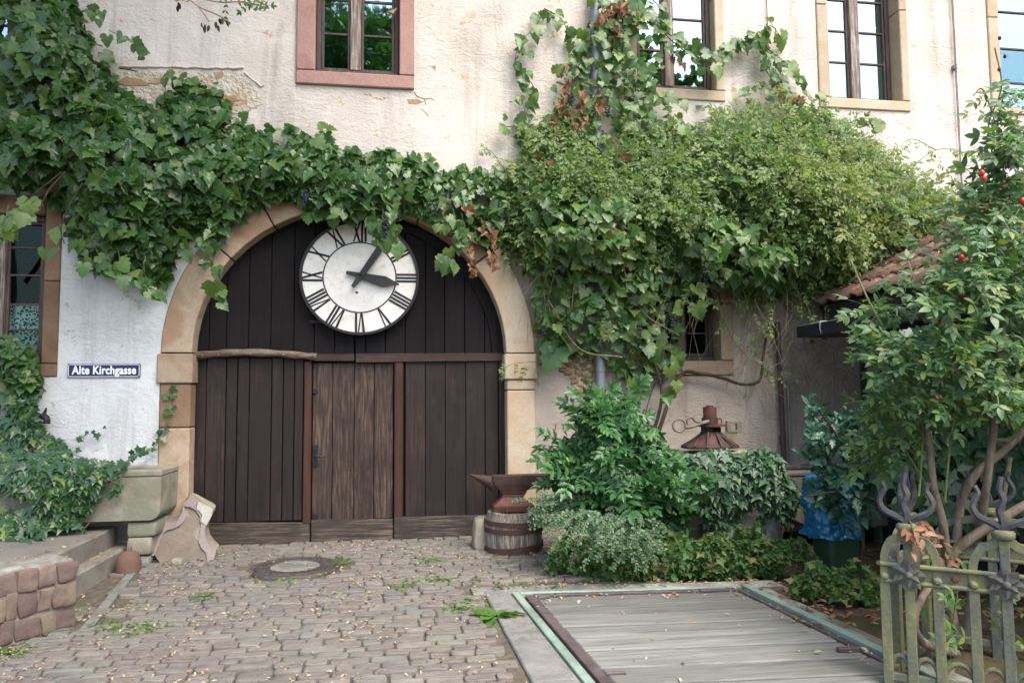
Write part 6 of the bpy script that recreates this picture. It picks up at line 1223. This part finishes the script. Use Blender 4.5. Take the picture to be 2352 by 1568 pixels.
# ---- holly
HO = [(1850, 930), (1875, 905), (1890, 945), (1925, 960), (1950, 935), (1990, 950), (2010, 1010), (2020, 1080), (2010, 1140), (2005, 1200), (1960, 1215), (1925, 1195), (1905, 1160), (1870, 1160), (1845, 1130), (1880, 1110), (1870, 1075), (1850, 1045), (1838, 1000), (1860, 975)]
hol = bush('holly', HO, 760, T_holly, 'lf_holly', .085, 6.0, lambda P: np.where(P[:, 1] > 1090, .62, .45), 'glossy blue green holly in front of the blue sack and trough', 'holly', tuple(G(1985, 1330)), 200, nrm=(0, -.8, .7), tip=(0, -.3, .1), edge=8, seed=25, gap=.6, gsc=26, spread=.7, tspread=1.2)
canes(hol, [([G(1985, 1330), DP(1980, 1200, 5.8), DP(1950, 1050, 5.7), DP(1880, 940, 5.7)], .012), ([DP(1975, 1150, 5.7), DP(1920, 1130, 5.6), DP(1850, 1140, 5.5)], .007), ([DP(1978, 1180, 5.7), DP(2010, 1060, 5.7), DP(1990, 960, 5.7)], .009)], 'bark_dk')

# ---- big rose bush in the guard
RB_ = [(2370, 120), (2340, 190), (2290, 240), (2265, 300), (2300, 350), (2250, 390), (2210, 450), (2170, 520), (2110, 560), (2070, 620), (2050, 660), (1995, 690), (1975, 760), (1990, 840), (1975, 905), (1985, 1000), (1940, 1050), (1990, 1085), (2030, 1100), (2090, 1060), (2130, 1000), (2200, 960), (2270, 960), (2370, 940)]
rose = bush('rose_bush', RB_, 1750, T_rose, 'lf_rose', .122, lambda P: np.interp(P[:, 0], [1950, 2350], [5.0, 4.6]), .85, 'tall wild rose bush with red hips and thick grey canes inside the iron guard', 'rose bush', tuple(G(2190, 1500)), 300, nrm=(-.1, -.6, .9), tip=(-.5, -.4, -.3), edge=20, seed=27, gap=.95, gsc=60, spread=.5, tspread=1.0, lo=0)
bush('', [(2370, 180), (2310, 250), (2275, 330), (2235, 420), (2215, 520), (2250, 700), (2370, 760)], 330, T_rose, 'lf_rose', .125, 4.6, .6, '', '', None, 0, nrm=(-.1, -.6, .9), tip=(-.5, -.4, -.3), edge=16, seed=37, gap=.5, t=rose, name_='leaf')
canes(rose, [([DP(2200, 1500, 4.6), DP(2170, 1330, 4.5), DP(2190, 1270, 4.45), DP(2260, 1215, 4.4), DP(2370, 1150, 4.4)], .040), ([DP(2175, 1290, 4.45), DP(2165, 1200, 4.4), DP(2145, 1120, 4.4), DP(2135, 1030, 4.4), DP(2120, 940, 4.4)], .027), ([DP(2195, 1280, 4.5), DP(2205, 1160, 4.5), DP(2240, 1090, 4.45), DP(2300, 1040, 4.4), DP(2360, 980, 4.3)], .030), ([DP(2245, 1240, 4.5), DP(2265, 1120, 4.3), DP(2285, 960, 4.25), DP(2290, 850, 4.25), DP(2310, 700, 4.25)], .025),
             ([DP(2195, 1500, 4.4), DP(2115, 1470, 4.1), DP(2105, 1400, 4.1), DP(2165, 1300, 4.3)], .028), ([DP(2330, 1300, 4.6), DP(2300, 1200, 4.6), DP(2320, 1050, 4.6)], .02), ([DP(2210, 1520, 4.7), DP(2230, 1350, 4.7), DP(2200, 1250, 4.6)], .03), ([DP(2290, 1500, 4.7), DP(2300, 1380, 4.7), DP(2350, 1250, 4.6)], .022)], 'bark', 'cane')
canes(rose, [([DP(2370, 900, 4.1), DP(2330, 1000, 4.15), DP(2290, 1010, 4.2)], .016), ([DP(2290, 850, 4.3), DP(2240, 700, 4.3), DP(2260, 560, 4.4), DP(2290, 420, 4.5)], .010), ([DP(2120, 1000, 4.4), DP(2080, 850, 4.4), DP(2000, 700, 4.4), DP(1955, 600, 4.6)], .008), ([DP(2130, 1120, 4.4), DP(2060, 980, 4.4), DP(2060, 800, 4.3)], .007), ([DP(2170, 1150, 4.2), DP(2185, 1000, 4.2), DP(2210, 860, 4.2), DP(2170, 760, 4.2)], .007), ([DP(2290, 500, 4.4), DP(2290, 300, 4.4), DP(2310, 200, 4.4)], .006), ([DP(2120, 960, 4.4), DP(2115, 1080, 4.3), DP(2110, 1140, 4.2)], .009)], 'twig_gr', 'shoot')
def spray(t, pth, n, sz, mat='lf_rose', Ts=T_rose, sd=.05, nm='leaf'):
    pts = cat([DP(*q) for q in pth], 8); m = MB(); m.tube(pts, .004, 4, cap=False); m.build('shoot', 'twig_gr', t); P = np.array([pts[min(len(pts)-1, int(i*len(pts)/n))] for i in range(n)])+RNG.normal(0, sd, (n, 3))*np.array([1, .5, 1])
    plant_leaves(t, Ts, P, np.tile([0, -1, .6], (n, 1)), np.tile([-.3, -.2, -.4], (n, 1)), np.full(n, sz), M[mat], 0, None, nm, nm+'s', .35, .8)
spray(rose, [(2300, 420, 4.4), (2270, 300, 4.4), (2300, 200, 4.4), (2285, 110, 4.4)], 4, .10); spray(rose, [(2300, 330, 4.4), (2260, 210, 4.4), (2235, 220, 4.4)], 4, .12)
spray(rose, [(2260, 1400, 3.75), (2300, 1420, 3.7), (2352, 1480, 3.7)], 7, .10, 'lf_climb', sd=.06); spray(rose, [(2200, 1350, 4.2), (2190, 1420, 4.2), (2180, 1460, 4.2)], 9, .15, sd=.07); spray(rose, [(2130, 1250, 4.3), (2140, 1290, 4.3)], 4, .12)
for i, (x, y) in enumerate([(2256, 397), (2260, 409), (2209, 591), (2210, 677), (2349, 461), (2296, 88), (2308, 130), (2295, 160)]):
    p = DP(x, y, 4.05); m = MB(); r_ = .014 if i < 5 else .009; m.lathe([(.003, p[2]-r_*1.3), (r_*.8, p[2]-r_*.8), (r_, p[2]), (r_*.75, p[2]+r_*.8), (.004, p[2]+r_*1.2)], p[0], p[1], 10); m.build('rose_hip', 'hip' if i < 5 else 'bark_dk', rose)
for (x, y) in [(2165, 740), (2187, 735), (2162, 917), (2190, 842)]:
    p = DP(x, y, 4.1); plant_leaves(rose, T_leaf, np.tile(p, (5, 1))+RNG.normal(0, .008, (5, 3)), np.tile([0, -1, .3], (5, 1)), RNG.normal(0, 1, (5, 3)), np.full(5, .03), M['pinkflower'], 0, None, 'petal', 'petals', .5, 1)
spray(rose, [(2090, 1195, 3.85), (2100, 1230, 3.85), (2105, 1255, 3.85)], 22, .06, 'lf_dead', T_leaf, .026, 'dead_leaf'); spray(rose, [(2115, 1215, 3.95), (2150, 1240, 3.95)], 12, .055, 'lf_dead', T_leaf, .024, 'dead_leaf'); spray(rose, [(2170, 1250, 4.0), (2190, 1300, 4.0)], 12, .055, 'lf_dead', T_leaf, .024, 'dead_leaf')
# ivy on the shed behind the rose
SI = [(2020, 780), (2100, 740), (2250, 760), (2400, 800), (2400, 1200), (2300, 1230), (2150, 1180), (2060, 1150), (2000, 1060), (2010, 900)]
t = thing('ivy', tuple(DP(2200, 1320, 5.6)), 'large leaved ivy climbing the dark shed wall behind the rose bush', 'ivy'); P = sample(SI, 900, .5, 70, 29, 15); X = DPa(P, 5.35+RNG.random(900)*.35); plant_leaves(t, T_ivy, X, np.tile([-.6, -.8, .4], (900, 1)), np.tile([0, -.2, -1], (900, 1)), .125*np.exp(RNG.normal(0, .25, 900)), M['lf_ivy_bl'], 150, None, 'leaf', 'leaves', .3, .4)
m = MB(); m.tube([(P_ := G(2200, 1330)), P_+np.array([0, 0, 1.5])], .02, 6); m.build('stem', 'bark_dk', t)

# ------------------------------------------------------------------ weeds, fallen leaflets
def weed(px, py, n, sz, Ts=T_leaf, mat='lf_weed', label='', spread=.05, name='weed', up=.6, group='weeds between the cobbles'):
    p = G(px, py); a = RNG.random(n)*6.283; D = np.stack([np.cos(a), np.sin(a), np.full(n, up)], 1); P = p+np.column_stack([RNG.normal(0, spread*.42, n), RNG.normal(0, spread*.42, n), np.full(n, .014)]) if n < 100 and name == 'weed' else p+D*np.array([spread*.3, spread*.3, .01])+np.array([0, 0, .012])
    o = thing(name, tuple(p), label, 'weed', group); plant_leaves(o, Ts, P, np.tile([0, 0, 1.0], (n, 1)), D, sz*np.exp(RNG.normal(0, .25, n)), M[mat], 0, None, 'leaf', 'leaves', .2, .15); return o
weed(1140, 1420, 18, .13, T_holly, label='rosette of long toothed dandelion leaves at the edge of the concrete kerb', name='dandelion', group=None)
for i, (x, y, lb) in enumerate([(1145, 1275, 'clump of round leaves at the foot of the anvil stump'), (1170, 1295, 'small leafy weed just in front of the anvil stump'), (1235, 1300, 'leafy weed at the left end of the ground cover'), (1200, 1345, 'weed by the back corner of the weighbridge'), (1155, 1350, 'low weed just left of the weighbridge corner'), (1280, 1352, 'weed on the back kerb of the weighbridge'), (1090, 1335, 'thin weed in the joints left of the weighbridge corner'), (240, 1440, 'grassy tuft beside the low red wall'), (20, 1500, 'grassy tuft at the left edge below the low wall'), (345, 1440, 'tuft of grass in the cobbles near the grey stone strip'), (465, 1370, 'small tuft in the cobbles left of the manhole'), (930, 1345, 'sparse grass tuft in the middle of the cobbles'), (1065, 1385, 'pale grass tuft left of the concrete kerb'), (1060, 1400, 'dry grass tuft near the concrete kerb'), (780, 1290, 'weed at the right rim of the manhole cover'), (990, 1290, 'small weed in the cobbles before the right gate leaf'), (655, 1330, 'tiny weed below the manhole cover'), (1010, 1330, 'grass tuft in the cobbles right of centre')]):
    if i < 7: weed(x, y, 26, .026, T_round, 'lf_cover', lb, .12, up=.3)
    else: weed(x, y, 70, .045, T_blade, 'lf_weed', lb, .16, up=1.3)
n = 6500; X = RNG.uniform(-4.6, 2.4, n*3); Y = -5.0+5.1*RNG.random(n*3); dens = np.clip(-.02+1.5*wobble(np.stack([X, Y], 1), .30, 2)+.9*wobble(np.stack([X, Y], 1), .09, 4)+.22*(X < 0), 0.03, 1); k = (RNG.random(n*3) < dens); X, Y = X[k][:n], Y[k][:n]
ok = np.array([(x, y) for x, y in zip(X, Y) if (free(x, y) or (y > -2.2 and x > -3 and RNG.random() < .5 and x < 1.5)) and y < .1]); Zz = np.array([gz(y)+.017 for _, y in ok]); n = len(ok); Pp = np.column_stack([ok, Zz]); nn = np.tile([0, 0, 1.0], (n, 1)); td = RNG.normal(0, 1, (n, 3)); td[:, 2] *= .1
Fr = frames(nn+RNG.normal(0, .3, (n, 3)), td); joined('fallen_leaflets', T_leaf, RNG.integers(0, 3, n), Pp, Fr, .023*np.exp(RNG.normal(0, .25, n)), M['petal'])
def litter(pts, name_, sz=.03, mat='petal'):
    pts = np.array(pts); n = len(pts); td = RNG.normal(0, 1, (n, 3)); td[:, 2] *= .1; joined(name_, T_leaf, RNG.integers(0, 3, n), pts, frames(np.tile([0, 0, 1.0], (n, 1))+RNG.normal(0, .25, (n, 3)), td), sz*np.exp(RNG.normal(0, .25, n)), M[mat])
litter([WQ(RNG.random()*LB, RNG.random()**1.6*VE, .012) for _ in range(60)]+[WQ(LB*RNG.random(), .10+abs(RNG.normal(0, .05)), .014) for _ in range(45)]+[WQ(LB-.1-abs(RNG.normal(0, .06)), RNG.random()*2.5, .022) for _ in range(45)]+[WQ(RNG.random()*LB*1.1, -.25+RNG.random()*.2, .014) for _ in range(120)], 'leaflets_on_weighbridge')
litter([(RNG.uniform(-4.2, x2s), RNG.uniform(-1.5, -.5), gz(-1)+.32) for _ in range(70)]+[(RNG.uniform(x2s, x1s), RNG.uniform(-1.8, -.35), gz(-1)+.155) for _ in range(45)]+[tuple(LW(-RNG.random()*1.0, RNG.random()*.36, g0+Hh+.014)) for _ in range(60)], 'leaflets_on_steps')
litter([(RNG.uniform(2.6, 4.6), RNG.uniform(-3.0, -.6), gz(-1.8)-.01+.01*RNG.random()) for _ in range(900)], 'brown_litter', .05, 'lf_dead')
litter([tuple(RQ(RNG.random()*2.6, RNG.random()*4.5, .055)) for _ in range(900)], 'leaflets_on_roof', .045)

# ------------------------------------------------------------------ trees
def tree(x, y, h, cr, cz, n, label, seed, group=None, flat=1.0, lsz=.34, twig=None, crx=1.0, lean=(0, 0)):
    rr = random.Random(seed); t = thing('locust_tree', (x, y, gz(y)), label, 'tree', group); m = MB(); tops = []
    m.tube(cat([(x, y, -.3), (x+.1, y, h*.25), (x+.05, y+.1, h*.5)], 4), [.30-.10*i/8 for i in range(9)], 10)
    m.build('trunk', 'bark', t); lobes = []
    for k in range(16):
        a = rr.uniform(0, 6.28); e = rr.uniform(-.4, 1.2); r_ = rr.uniform(.35, .85); lobes.append((x+lean[0]+crx*cr*r_*math.cos(a)*math.cos(e), y+lean[1]+cr*r_*math.sin(a)*math.cos(e), cz+cr*flat*r_*math.sin(e), cr*rr.uniform(.24, .42)))
    m = MB()
    for lx, ly, lz, lr in lobes: m.tube(cat([(x+.05, y+.1, h*.45), ((x+lx)/2, (y+ly)/2, (h*.5+lz)/2+.3), (lx, ly, lz)], 4), [.10-.09*i/8 for i in range(9)], 6)
    m.build('limbs', 'bark', t, kind='stuff'); P = []
    for i in range(n):
        lx, ly, lz, lr = lobes[rr.randrange(16)]; v = Vector((rr.gauss(0, 1), rr.gauss(0, 1), rr.gauss(0, .8))).normalized()*lr*(rr.random()**.35); P.append((lx+v.x, ly+v.y, lz+v.z))
    P = np.array(P); plant_leaves(t, T_tree, P, np.tile([0, 0, 1.0], (n, 1)), RNG.normal(0, 1, (n, 3)), np.full(n, lsz)*np.exp(RNG.normal(0, .2, n)), M['lf_tree'], 0, None, 'crown', 'crown', .6, .6); return t
tree(-1.75, -19, 13, 3.7, 12.4, 3600, 'locust tree across the yard that shows mirrored in the pink framed window', 3, 'locust trees over the yard', 1.0, .5)
tree(10.5, -22, 9, 3.2, 9.0, 3500, 'locust tree across the yard right of centre, mirrored in the vine hung window', 9, 'locust trees over the yard', 1.0, .45)
t2 = tree(-7.6, -7.6, 10.5, 4.4, 11.2, 3800, 'locust tree at the left whose twigs hang into the top of the picture', 5, 'locust trees over the yard', .55, .42, lean=(5.2, 2.6))
# hanging twigs of that tree in view
m = MB(); X = []; 
for pth in [[(250, -90, 4.6), (330, -50, 4.6), (420, -15, 4.6), (500, 5, 4.6), (560, 5, 4.6), (618, 20, 4.6)], [(420, -15, 4.6), (455, 15, 4.6), (500, 35, 4.6), (525, 50, 4.6)], [(455, 15, 4.6), (470, 35, 4.6), (480, 50, 4.6)], [(500, -20, 4.6), (570, -5, 4.6), (610, 12, 4.6)], [(330, -50, 4.6), (390, -30, 4.6), (480, -30, 4.6), (560, -20, 4.6)]]:
    m.tube(cat([DP(*q) for q in pth], 5), .004, 4, cap=False); X += [DP(pth[i][0]*(1-f)+pth[i+1][0]*f, pth[i][1]*(1-f)+pth[i+1][1]*f, 4.6) for i in range(len(pth)-1) for f in (0, .33, .66)]
m.tube(cat([np.array([-5.2, -6.4, 6.6]), np.array([-3.6, -4.6, 5.2]), DP(250, -90, 4.6)], 5), .02, 6); m.build('hanging_twig', 'twig', t2)
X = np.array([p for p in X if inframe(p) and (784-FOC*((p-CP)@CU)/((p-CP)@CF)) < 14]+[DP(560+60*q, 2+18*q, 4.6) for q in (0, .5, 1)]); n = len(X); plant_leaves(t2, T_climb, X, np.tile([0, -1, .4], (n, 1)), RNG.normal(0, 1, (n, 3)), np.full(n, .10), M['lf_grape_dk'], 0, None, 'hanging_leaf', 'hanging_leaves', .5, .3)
pods = np.array([DP(x+RNG.normal(0, 1.5), y, 4.6) for x, y in [(408, 5), (411, 12), (466, 52), (472, 56), (478, 58), (496, 58), (503, 42), (512, 42), (520, 46), (524, 50), (498, 50), (470, 60)]]); n = len(pods); plant_leaves(t2, T_leaf, pods, np.tile([0, -1, .1], (n, 1)), np.tile([0, 0, -1.0], (n, 1)), np.full(n, .045), M['rust'], 0, None, 'seed_pod', 'seed_pods', .6, .2)
